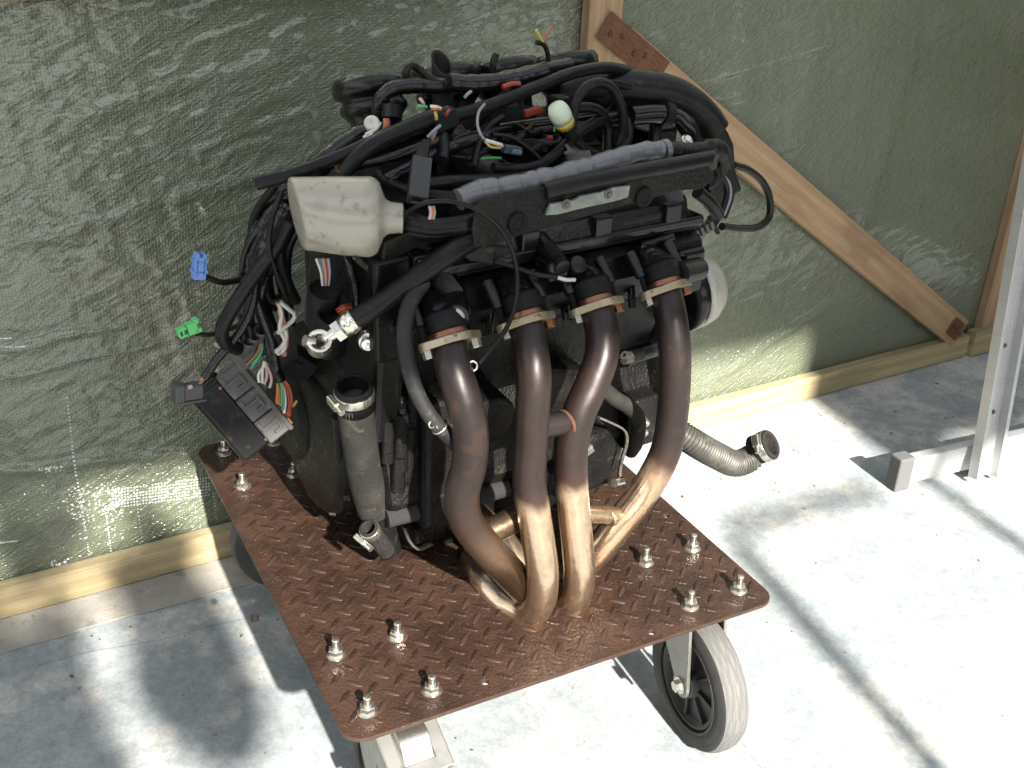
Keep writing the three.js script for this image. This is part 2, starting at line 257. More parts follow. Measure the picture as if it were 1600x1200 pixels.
{
  const at = (x, y, off = -TT / 2) => V(x, y, wallZ(x, off));
  obj('floor_plate', inFrame(timber(at(-1.6, 0.030), at(1.60, 0.030), 0.056, TT, face)), woodSole, frameThing);
  const pl = wallPt(918, 60, 0), pr = wallPt(970, 60, 0), xp = (pl.x + pr.x) / 2;
  obj('post', inFrame(timber(at(xp, 0.060), at(xp, 2.1), pr.x - pl.x, TT, face)), woodPost, frameThing);
  const b0 = wallPt(968, 72), b1 = wallPt(1500, 522);
  b0.z = wallZ(b0.x, -TT / 2 + 0.003); b1.z = wallZ(b1.x, -TT / 2 + 0.003);
  obj('brace', inFrame(timber(b0, b1, 0.075, TT - 0.002, face)), woodPost, frameThing);
  obj('end_block', inFrame(timber(at(1.61, 0.034, -0.006), at(1.76, 0.034, -0.006), 0.064, 0.03, face)), woodSole, frameThing);
  obj('corner_post', inFrame(timber(at(wallPt(1592, 330).x + 0.02, 0, -0.02), at(wallPt(1592, 330).x + 0.02, 1.9, -0.02), 0.07, TT, face)), woodPost, frameThing);
  obj('top_rail', inFrame(timber(at(-1.6, wallPt(100, -34).y), at(xp - 0.035, wallPt(100, -34).y), 0.05, 0.03, face)), woodPost, frameThing);
  // pressed nail plates at the ends of the brace
  const nd = b1.clone().sub(b0).normalize();
  const plateAt = (c, len, w, m) => {
    const p = obj('nail_plate', inFrame(timber(c.clone().addScaledVector(nd, -len / 2), c.clone().addScaledVector(nd, len / 2), w, 0.002, face).clone()), m, frameThing);
    for (let i = 0; i < 5; i++) { const q = c.clone().addScaledVector(nd, -len / 2 + len * (i + 0.6) / 5.2).addScaledVector(face, 0.0012).addScaledVector(V(0, 1, 0), (i % 2 ? 1 : -1) * w * 0.12); obj('nail_head', inFrame(latheAt([[0.0001, 0], [0.005, 0], [0.004, 0.002], [0.0001, 0.0026]], q, q.clone().add(face), 10)), M.rustySteel, p); }
  };
  const np = wallPt(990, 78, 0.006); np.addScaledVector(face, 0.0);
  plateAt(np, 0.16, 0.05, M.rustySteel);
  const np2 = wallPt(1494, 514, 0.006); plateAt(np2, 0.05, 0.045, M.rustySteel);
}
{ // tarpaulin: wrinkled sheet behind the frame
  const x0 = -1.8, x1 = 1.80, y0 = 0.03, y1 = 2.15, nx = 780, ny = 330;
  const gx = (i) => i < 40 ? -1.8 + i * 0.022 : -0.92 + (i - 40) * 2.72 / (nx - 40), gy = (j) => j < 310 ? y0 + j * 1.15 / 310 : y0 + 1.15 + (j - 310) * (y1 - y0 - 1.15) / 20;
  const FP = (u, v) => wallPt(u, v, -TT - 0.01), STUD = FP(508, 120).x;
  const FOLDS = [[[0, 590], [262, 528], 0.004, 0.004], [[1090, 128], [1290, 70], 0.004, 0.003], [[0, 548], [210, 500], 0.006, 0.004], [[0, 737], [330, 700], 0.008, 0.004], [[985, 330], [1260, 215], 0.01, 0.006], [[1165, 0], [1150, 330], 0.03, 0.003], [[1290, 0], [1200, 420], 0.04, 0.004], [[1430, 40], [1330, 420], 0.03, 0.003], [[60, 200], [420, 90], 0.012, 0.004], [[20, 380], [470, 250], 0.012, 0.005], [[1120, 590], [1300, 470], 0.012, 0.005]].map(([a, b, w2, h2]) => [FP(...a), FP(...b), w2, h2]);
  const ridged = (x, y, px_, py_, s) => 1 - Math.abs(2 * vn(x, y, px_, py_, s) - 1);
  const h = (x, y) => {
    const a = x * 0.97 + y * 0.24, b = -x * 0.24 + y * 0.97;                 // wrinkles run up to the right
    const wx = a + 0.02 * vn(x * 9, y * 9, 256, 256, 41), wy = b + 0.015 * vn(x * 12, y * 12, 256, 256, 42);
    let z = 0.0034 * ridged(wx * 15 + 50, wy * 42 + 60, 256, 256, 43) + 0.0026 * ridged(wx * 30 + 50, wy * 80 + 90, 256, 256, 44) + 0.006 * vn(wx * 3 + 9, wy * 7 + 20, 256, 256, 45) + 0.0017 * ridged(wx * 44 + 50, wy * 105 + 150, 512, 512, 46);
    const calm = 0.35 + 0.65 * sm(0.2, 0.8, y + 0.25 * vn(x * 2 + 9, y * 2 + 4, 64, 64, 47) - 0.45 * sm(0.2, 0.6, x));  // tauter near the bottom and beyond the post
    let fold = 0; for (const [p, q2, w2, a2] of FOLDS) { const dx = q2.x - p.x, dy = q2.y - p.y, l2 = dx * dx + dy * dy, t = ((x - p.x) * dx + (y - p.y) * dy) / l2; if (t > -0.1 && t < 1.1) { const e = ((x - p.x) * dy - (y - p.y) * dx) / Math.sqrt(l2) + 0.006 * (vn(t * 7 + 3, 5, 64, 64, 49) - 0.5); fold += a2 * Math.exp(-e * e / (w2 * w2)) * sm(-0.1, 0.15, t) * sm(1.1, 0.85, t); } }
    const taut = 1 - 0.75 * Math.exp(-(((x - STUD) / 0.022) ** 4));
    return ((1.0 - 0.4 * sm(0, 0.5, x)) * z * calm) * taut + fold + 0.004 * vn(x * 4 + 5, y * 2.2 + 7, 256, 256, 48);
  };
  const xt = -0.95, pos = [], uv = [], idx = [];
  for (let j = 0; j <= ny; j++) for (let i = 0; i <= nx; i++) {
    const x = gx(i), y = gy(j);
    pos.push(x, y, wallZ(x, -TT - 0.012) + h(x, y)); uv.push((x - xt), (y - y0));
  }
  for (let j = 0; j < ny; j++) for (let i = 0; i < nx; i++) { const a = j * (nx + 1) + i, b = a + nx + 1; idx.push(a, a + 1, b, b, a + 1, b + 1); }
  const g = new THREE.BufferGeometry(); g.setAttribute('position', new THREE.Float32BufferAttribute(pos, 3)); g.setAttribute('uv', new THREE.Float32BufferAttribute(uv, 2)); g.setIndex(idx); g.computeVertexNormals();
  const W = 2.75, H = 1.25, weave = 0.0046;
  // weave colour; white specks paint daylight through pinholes where the green film has worn
  const daylightDots = [];
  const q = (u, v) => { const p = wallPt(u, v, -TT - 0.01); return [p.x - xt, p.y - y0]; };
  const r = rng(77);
  const line = (u0, v0, u1, v1, n, rr, keep = 1) => { const a = q(u0, v0), b = q(u1, v1); for (let i = 0; i < n; i++) if (r() < keep) daylightDots.push([a[0] + (b[0] - a[0]) * i / n, a[1] + (b[1] - a[1]) * i / n, rr]); };
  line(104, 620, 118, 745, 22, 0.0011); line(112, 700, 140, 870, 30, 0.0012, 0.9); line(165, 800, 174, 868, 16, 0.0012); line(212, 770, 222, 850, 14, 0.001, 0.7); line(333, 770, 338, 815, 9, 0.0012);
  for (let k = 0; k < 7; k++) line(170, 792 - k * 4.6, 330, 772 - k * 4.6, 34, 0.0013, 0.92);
  for (let k = 0; k < 130; k++) { const a = r() * 6.283, d = Math.sqrt(r()); const p = q(150 + 48 * d * Math.cos(a), 785 + 32 * d * Math.sin(a)); daylightDots.push([p[0], p[1], 0.0011]); }
  for (let k = 0; k < 40; k++) { const p = q(92 + 26 * (r() - 0.5), 884 + 22 * (r() - 0.5)); daylightDots.push([p[0], p[1], 0.0014]); }
  for (let k = 0; k < 30; k++) { const p = q(80 + 40 * (r() - 0.5), 730 + 10 * (r() - 0.5)); daylightDots.push([p[0], p[1], 0.001]); }
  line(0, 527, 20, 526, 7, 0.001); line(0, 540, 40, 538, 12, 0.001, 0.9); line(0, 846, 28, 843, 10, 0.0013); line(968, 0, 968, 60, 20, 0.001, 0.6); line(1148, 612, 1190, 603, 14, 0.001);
  const grid = new Map(); for (const d of daylightDots) { const k = Math.floor(d[0] * 100) + ',' + Math.floor(d[1] * 100); (grid.get(k) || grid.set(k, []).get(k)).push(d); }
  const creases = [[q(0, 590), q(150, 560)], [q(150, 560), q(262, 528)], [q(1090, 128), q(1290, 70)]];
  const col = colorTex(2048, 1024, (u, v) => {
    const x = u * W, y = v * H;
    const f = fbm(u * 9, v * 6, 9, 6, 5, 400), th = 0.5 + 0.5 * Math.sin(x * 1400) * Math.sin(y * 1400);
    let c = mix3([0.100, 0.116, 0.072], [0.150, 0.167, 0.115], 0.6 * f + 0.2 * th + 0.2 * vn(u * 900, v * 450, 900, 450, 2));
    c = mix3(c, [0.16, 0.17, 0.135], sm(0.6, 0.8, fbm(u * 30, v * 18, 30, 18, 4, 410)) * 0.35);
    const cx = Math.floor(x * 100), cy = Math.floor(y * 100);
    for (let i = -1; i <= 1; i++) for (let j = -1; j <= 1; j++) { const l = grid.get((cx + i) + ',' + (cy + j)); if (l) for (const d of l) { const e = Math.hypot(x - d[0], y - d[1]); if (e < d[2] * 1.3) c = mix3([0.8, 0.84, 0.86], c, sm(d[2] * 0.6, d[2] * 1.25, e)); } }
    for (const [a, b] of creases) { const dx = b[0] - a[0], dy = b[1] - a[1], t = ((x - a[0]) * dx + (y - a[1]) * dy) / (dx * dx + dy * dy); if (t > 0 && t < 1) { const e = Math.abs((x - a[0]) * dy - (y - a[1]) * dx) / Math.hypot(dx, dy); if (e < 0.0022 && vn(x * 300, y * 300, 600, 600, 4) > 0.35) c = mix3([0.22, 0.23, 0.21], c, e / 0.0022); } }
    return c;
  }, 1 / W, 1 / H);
  const wv = grayTex(1024, 1024, (u, v) => {
    const cu = u * 66 % 1, cv = v * 66 % 1, ch = (Math.floor(u * 66) + Math.floor(v * 66)) % 2;
    const w = ch ? Math.sin(cu * Math.PI) : Math.sin(cv * Math.PI);
    const r1 = 1 - Math.abs(2 * vn(u * 16, v * 40 - u * 20, 16, 20, 61) - 1), r2 = 1 - Math.abs(2 * vn(u * 40, v * 90 - u * 30, 40, 30, 62) - 1), r3 = vn(u * 90, v * 180 - u * 60, 90, 60, 63);
    return 0.22 * w + 0.42 * r1 * r1 + 0.26 * r2 * r2 + 0.1 * r3;
  }, 1 / 0.3, 1 / 0.3);
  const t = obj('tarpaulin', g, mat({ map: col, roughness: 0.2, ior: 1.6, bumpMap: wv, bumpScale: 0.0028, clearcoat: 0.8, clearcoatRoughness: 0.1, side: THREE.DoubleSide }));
  tag(t, 'wrinkled olive green woven tarpaulin hung as a wall behind the timber frame', 'tarpaulin');
}
{ // return wall of the same sheeting at the ladder end
  const nz = 120, ny = 60, pos = [], uv = [], idx = [];
  for (let j = 0; j <= ny; j++) for (let i = 0; i <= nz; i++) { const z = -0.46 + 2.6 * i / nz, y = 0.02 + 2.1 * j / ny; pos.push(2.12 + 0.01 * fbm(z * 9 + 20, y * 14 + 20, 256, 256, 3, 71), y, z); uv.push(z, y); if (i < nz && j < ny) { const a = j * (nz + 1) + i, b = a + nz + 1; idx.push(a, b, a + 1, b, b + 1, a + 1); } }
  const g = new THREE.BufferGeometry(); g.setAttribute('position', new THREE.Float32BufferAttribute(pos, 3)); g.setAttribute('uv', new THREE.Float32BufferAttribute(uv, 2)); g.setIndex(idx); g.computeVertexNormals();
  tag(obj('tarpaulin', g, mat({ map: mottled([0.085, 0.095, 0.058], [0.12, 0.13, 0.088], [0.15, 0.16, 0.12], 181, 0.4, 0.7, 1.5), roughness: 0.4, side: THREE.DoubleSide })), 'plain olive tarpaulin forming the end wall beyond the ladder', 'tarpaulin');
}
// bare concrete strip along the foot of the wall, left unpainted
{
  const s = new THREE.Shape(); const ed = []; const r = rng(5);
  for (let i = 0; i <= 60; i++) { const x = -1.7 + i * 0.035; ed.push([x, wallZ(x) + 0.075 + 0.006 * (r() - 0.5) + 0.012 * vn(x * 6 + 30, 1, 64, 64, 3)]); }
  s.moveTo(-1.7, -wallZ(-1.7, 0.001)); for (const [x, z] of ed) s.lineTo(x, -z); s.lineTo(0.42, -wallZ(0.42, 0.001));
  const g = new THREE.ExtrudeGeometry(s, { depth: 0.001, bevelEnabled: true, bevelSize: 0.001, bevelThickness: 0.0008, bevelSegments: 1 }).rotateX(-Math.PI / 2).translate(0, 0.0012, 0);
  struct('concrete_strip', metricUV(g), mat({ map: mottled([0.26, 0.245, 0.215], [0.33, 0.31, 0.275], [0.19, 0.175, 0.15], 131, 0.4, 0.65, 2), roughness: 0.9, bumpMap: fineBump, bumpScale: 0.001 }));
}

// ---------------------------------------------------------------- platform dolly
const dolly = thing('platform_dolly', 'rusty brown checker plate platform dolly on four castors under the engine', 'dolly', [0, 0, 0]);
const HW = 0.6035 / 2, HL = 0.6986 / 2;
{
  const rad = 0.026, T = 0.0055, s = new THREE.Shape();
  s.moveTo(-HW + rad, -HL); s.lineTo(HW - rad, -HL); s.absarc(HW - rad, -HL + rad, rad, -Math.PI / 2, 0); s.lineTo(HW, HL - rad); s.absarc(HW - rad, HL - rad, rad, 0, Math.PI / 2); s.lineTo(-HW + rad, HL); s.absarc(-HW + rad, HL - rad, rad, Math.PI / 2, Math.PI); s.lineTo(-HW, -HL + rad); s.absarc(-HW + rad, -HL + rad, rad, Math.PI, Math.PI * 1.5);
  const holes = [[1041, 806], [1018, 988], [398, 963], [758, 1066], [474, 962]].map(([u, v]) => WY(u, v, DECK));
  for (const p of holes) { const h = new THREE.Path(); h.absarc(p.x, -p.z, 0.0042, 0, Math.PI * 2, true); s.holes.push(h); }
  const g = new THREE.ExtrudeGeometry(s, { depth: T - 0.002, bevelEnabled: true, bevelSize: 0.001, bevelThickness: 0.001, bevelSegments: 2, bevelOffset: -0.001, curveSegments: 12 }).rotateX(-Math.PI / 2).translate(0, DECK - T + 0.001, 0);
  const rust = colorTex(1024, 1024, (u, v) => {
    const f = fbm(u * 7, v * 7, 7, 7, 6, 500), k = fbm(u * 40, v * 40, 40, 40, 4, 510), g2 = vn(u * 500, v * 500, 500, 500, 5);
    let c = mix3([0.031, 0.0175, 0.0124], [0.053, 0.0288, 0.0198], sm(0.3, 0.7, 0.6 * f + 0.4 * k));
    c = mix3(c, [0.024, 0.013, 0.0095], sm(0.58, 0.72, fbm(u * 14, v * 14, 14, 14, 4, 520)) * 0.6);
    c = mix3(c, [0.062, 0.029, 0.017], sm(0.62, 0.76, fbm(u * 22, v * 22, 22, 22, 4, 530)) * 0.4);
    const q = 0.85 + 0.3 * g2; c = [c[0] * q, c[1] * q, c[2] * q];
    if (vn(u * 330, v * 330, 330, 330, 6) > 0.94) c = mix3(c, [0.11, 0.085, 0.06], 0.5);
    return c;
  }, 1.6, 1.6);
  const rustMat = mat({ map: rust, roughness: 0.55, metalness: 0.15, roughnessMap: grimeRough, bumpMap: fineBump, bumpScale: 0.0009 });
  const deck = obj('deck_plate', metricUV(g), rustMat, dolly);
  const studG = new THREE.SphereGeometry(1, 10, 4, 0, Math.PI * 2, 0, Math.PI / 2).scale(0.0122, 0.0017, 0.0038);
  const worn = mat({ map: mottled([0.04, 0.022, 0.016], [0.06, 0.035, 0.026], [0.03, 0.017, 0.012], 141, 0.4, 0.65, 40), roughness: 0.5, metalness: 0.3 });
  { const p = studG.attributes.position, uv = studG.attributes.uv; for (let i = 0; i < p.count; i++) uv.setXY(i, p.getX(i), p.getZ(i)); }
  const pitch = 0.0333, list = [];
  const bolts = [];
  for (const sx of [-1, 1]) for (const sz of [-1, 1]) for (const i of [0, 1]) for (const j of [0, 1]) bolts.push([sx * (HW - 0.037 - i * 0.08), sz * (HL - 0.0378 - j * 0.105)]);
  for (let i = 0; i < 19; i++) for (let j = 0; j < 22; j++) for (const k of [0, 1]) {
    const x = -HW + 0.006 + (i + k * 0.5) * pitch, z = -HL + 0.004 + (j + k * 0.5) * pitch * 0.96;
    if (Math.abs(x) > HW - 0.009 || Math.abs(z) > HL - 0.009) continue;
    if (Math.abs(x) > HW - 0.02 && Math.abs(z) > HL - 0.02) continue;
    if (bolts.some(([a, b]) => Math.hypot(a - x, b - z) < 0.014)) continue;
    if (holes.some((p) => Math.hypot(p.x - x, p.z - z) < 0.012)) continue;
    list.push([x, z, k ? Math.PI / 4 : -Math.PI / 4]);
  }
  const seen = ([x, z]) => (z > 0.02 || x < -0.16 || x > 0.24 ? 0 : 5) + V(x, DECK, z).distanceTo(camera.position);
  list.sort((a, b) => seen(a) - seen(b));
  const rest = [];
  list.forEach(([x, z, a], i) => {
    if (i < 300) { const o = obj('tread_stud', studG, i % 3 ? rustMat : worn, deck); o.position.set(x, DECK - 0.0001, z); o.rotation.y = a; }
    else rest.push(studG.clone().rotateY(a).translate(x, DECK - 0.0001, z));
  });
  const rs = obj('tread_studs', rest, rustMat, deck); rs.userData.kind = 'stuff';
  { // sand and grit that lies on the deck
    const r = rng(515), n = 1500, gi = new THREE.InstancedMesh(new THREE.IcosahedronGeometry(1, 0), mat({ color: L(0.085, 0.066, 0.045), roughness: 0.95 }), n), m4 = new THREE.Matrix4();
    const spots = [[520, 850, 70], [600, 890, 50], [470, 900, 80], [760, 950, 60], [700, 900, 50], [920, 930, 60], [880, 1000, 60], [400, 860, 50], [620, 940, 110], [1000, 900, 90]];
    for (let i = 0; i < n; i++) { const q = spots[Math.floor(r() * spots.length)], g1 = Math.sqrt(-2 * Math.log(r() + 1e-6)) * 0.6, a = r() * 6.283, p = WY(q[0] + q[2] * g1 * Math.cos(a), q[1] + q[2] * 0.5 * g1 * Math.sin(a), DECK); const k = 0.00022 + 0.0005 * r() * r(); const inside = Math.abs(p.x) < HW - 0.01 && Math.abs(p.z) < HL - 0.01; m4.makeScale(inside ? k : 1e-5, inside ? k * 0.7 : 1e-5, inside ? k : 1e-5).setPosition(inside ? p.x : 0, DECK + k * 0.3, inside ? p.z : 0); gi.setMatrixAt(i, m4); gi.setColorAt(i, L(0.6 + 0.8 * r(), 0.6 + 0.7 * r(), 0.6 + 0.6 * r())); }
    gi.name = 'grit'; gi.userData.kind = 'stuff'; gi.castShadow = gi.receiveShadow = true; deck.add(gi);
  }
  // castor bolts: washer, nut and stud end
  for (const [x, z] of bolts) {
    const b = new THREE.Group(); b.name = 'castor_bolt'; b.position.set(x, DECK, z); b.rotation.y = x * 37 + z * 91; b.scale.y = 0.9 + 0.22 * vn(x * 31 + 40, z * 47 + 40, 256, 256, 8); dolly.add(b);
    obj('rust_ring', lathe([[0.006, 0.0004], [0.0122 + 0.0012 * vn(x * 61 + 9, z * 53 + 9, 64, 64, 3), 0.0003]], 20), M.rustySteel, b);
    obj('washer', lathe([[0.005, 0], [0.0115, 0], [0.0115, 0.0018], [0.005, 0.0018]], 24), M.zinc, b);
    obj('nut', flat(hexNut(0.0165, 0.0085)).translate(0, 0.0018, 0), M.zinc, b);
    obj('stud', lathe([[0.0001, 0.004], [0.0048, 0.004], ...Array.from({ length: 9 }, (_, i) => [0.0048 - (i % 2) * 0.0006, 0.010 + i * 0.0014]), [0.0048, 0.0232], [0.0040, 0.0242], [0.0001, 0.0242]], 16), M.zinc, b);
  }
  // castors
  const R = 0.0985, bot = DECK - T, K = 1.25;
  function castor(cx, cz, turn, trail, brake) {
    const c = new THREE.Group(); c.name = 'castor'; c.position.set(cx, 0, cz); c.rotation.y = turn; dolly.add(c);
    obj('top_plate', rbox(0.105, 0.005, 0.135, 0.0015).rotateY(-turn).translate(0, bot - 0.003, 0), M.galv, c);
    obj('swivel_race', lathe([[0.0001, -0.016], [0.030, -0.016], [0.040, -0.010], [0.040, -0.004], [0.034, 0], [0.0001, 0]], 28).translate(0, bot - 0.0055, 0), M.galv, c);
    // wheel axis along x, trailing along +z
    const hubP = [[0.012, -0.022], [0.012, 0.022], [0.020, 0.022], [0.022, 0.010], [0.056, 0.008], [0.060, 0.018], [0.068, 0.018], [0.068, -0.018], [0.060, -0.018], [0.056, -0.008], [0.022, -0.010], [0.020, -0.022], [0.012, -0.022]];
    const wheel = (g) => g.rotateZ(Math.PI / 2).translate(0, R, trail);
    const ribs = [wheel(lathe(hubP, 40))];
    for (let i = 0; i < 8; i++) ribs.push(rbox(0.030, 0.042, 0.004, 0.001).translate(0, 0.038, 0).rotateX(i * Math.PI / 4).translate(0, R, trail));
    obj('hub', ribs, M.hub, c);
    obj('rim_lip', [1, -1].map((q) => wheel(new THREE.TorusGeometry(0.0695, 0.0022, 8, 56).rotateX(Math.PI / 2).translate(0, q * 0.0195, 0))), M.cast, c);
    for (const q of [1, -1]) obj('sidewall', wheel(lathe([[0.068, q * 0.0185], [0.073, q * 0.0205], [0.079, q * 0.0212], [0.080, q * 0.0202], [0.089, q * 0.0198], [0.094, q * 0.0178]], 64)), M.tyreShaded, c);
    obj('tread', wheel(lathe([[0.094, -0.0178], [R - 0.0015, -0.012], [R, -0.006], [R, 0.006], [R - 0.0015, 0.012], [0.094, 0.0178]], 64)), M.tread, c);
    for (const sx of [-1, 1]) { // pressed fork legs, tapering down to the axle
      const s2 = new THREE.Shape(); s2.moveTo(-0.034, bot - 0.02); s2.lineTo(0.036 + trail * 0.3, bot - 0.02); s2.lineTo(trail + 0.017, R + 0.004); s2.absarc(trail, R, 0.017, 0.25, -Math.PI - 0.3, true); s2.lineTo(-0.034, bot - 0.05);
      const lg = new THREE.ExtrudeGeometry(s2, { depth: 0.003, bevelEnabled: true, bevelSize: 0.0008, bevelThickness: 0.0008, bevelSegments: 1 }).rotateY(-Math.PI / 2).translate(sx * 0.0275 + 0.0015, 0, 0);
      obj('fork_leg', metricUV(lg), M.galv, c);
      const a = V(sx * 0.030, R, trail); obj('axle_nut', boltAt(a, V(sx, 0, 0), 0.015, 0.008, 0.012), M.zinc, c);
    }
    obj('fork_crown', rbox(0.06, 0.004, 0.07 + trail * 0.3, 0.0015).translate(0, bot - 0.019, trail * 0.15), M.galv, c);
    if (brake) {
      // folded brake hood over the wheel with a pedal rocker in its slot
      const hood = [];
      const p0 = V(0, bot - 0.012, trail + 0.012), p1 = V(0, bot - 0.05, trail + 0.088);
      const fr = frame(p0.clone().lerp(p1, 0.5), V(1, 0, 0), p0.clone().sub(p1)), ln = p0.distanceTo(p1);
      const sh = new THREE.Shape(); sh.moveTo(-0.036, -ln / 2); sh.lineTo(0.036, -ln / 2); sh.lineTo(0.036, ln / 2); sh.lineTo(-0.036, ln / 2);
      const ho = new THREE.Path(); ho.moveTo(-0.021, -ln / 2 + 0.014); ho.lineTo(-0.021, ln / 2 - 0.02); ho.lineTo(0.021, ln / 2 - 0.02); ho.lineTo(0.021, -ln / 2 + 0.014); sh.holes.push(ho);
      hood.push(new THREE.ExtrudeGeometry(sh, { depth: 0.002, bevelEnabled: true, bevelSize: 0.001, bevelThickness: 0.001, bevelSegments: 2 }).applyMatrix4(fr));
      for (const sx of [-1, 1]) hood.push(rbox(0.003, ln, 0.034, 0.001).translate(sx * 0.0365, 0, -0.015).applyMatrix4(fr));
      hood.push(rbox(0.074, 0.003, 0.022, 0.001).translate(0, -ln / 2, -0.010).applyMatrix4(fr));
      obj('brake_hood', metricUV(merge(hood)), M.galv, c);
      const pd = new THREE.Shape(); pd.moveTo(-0.03, 0); pd.quadraticCurveTo(-0.012, 0.016, 0.004, 0.015); pd.lineTo(0.026, 0.003); pd.lineTo(0.026, -0.004); pd.lineTo(-0.03, -0.006);
      obj('brake_pedal', new THREE.ExtrudeGeometry(pd, { depth: 0.034, bevelEnabled: true, bevelSize: 0.0015, bevelThickness: 0.0015, bevelSegments: 2 }).translate(0, 0, -0.017).rotateY(-Math.PI / 2).applyMatrix4(new THREE.Matrix4().makeRotationX(Math.PI / 2)).applyMatrix4(fr), M.zinc, c);
    }
  }
  const kx = HW - 0.077, kz = HL - 0.0903;
  castor(kx, kz, -0.07, 0.05, false); castor(-kx, kz, 0.02, 0.03, true); castor(-kx, -kz, 1.45, 0.045, false); castor(kx, -kz, -0.4, 0.045, false);
}
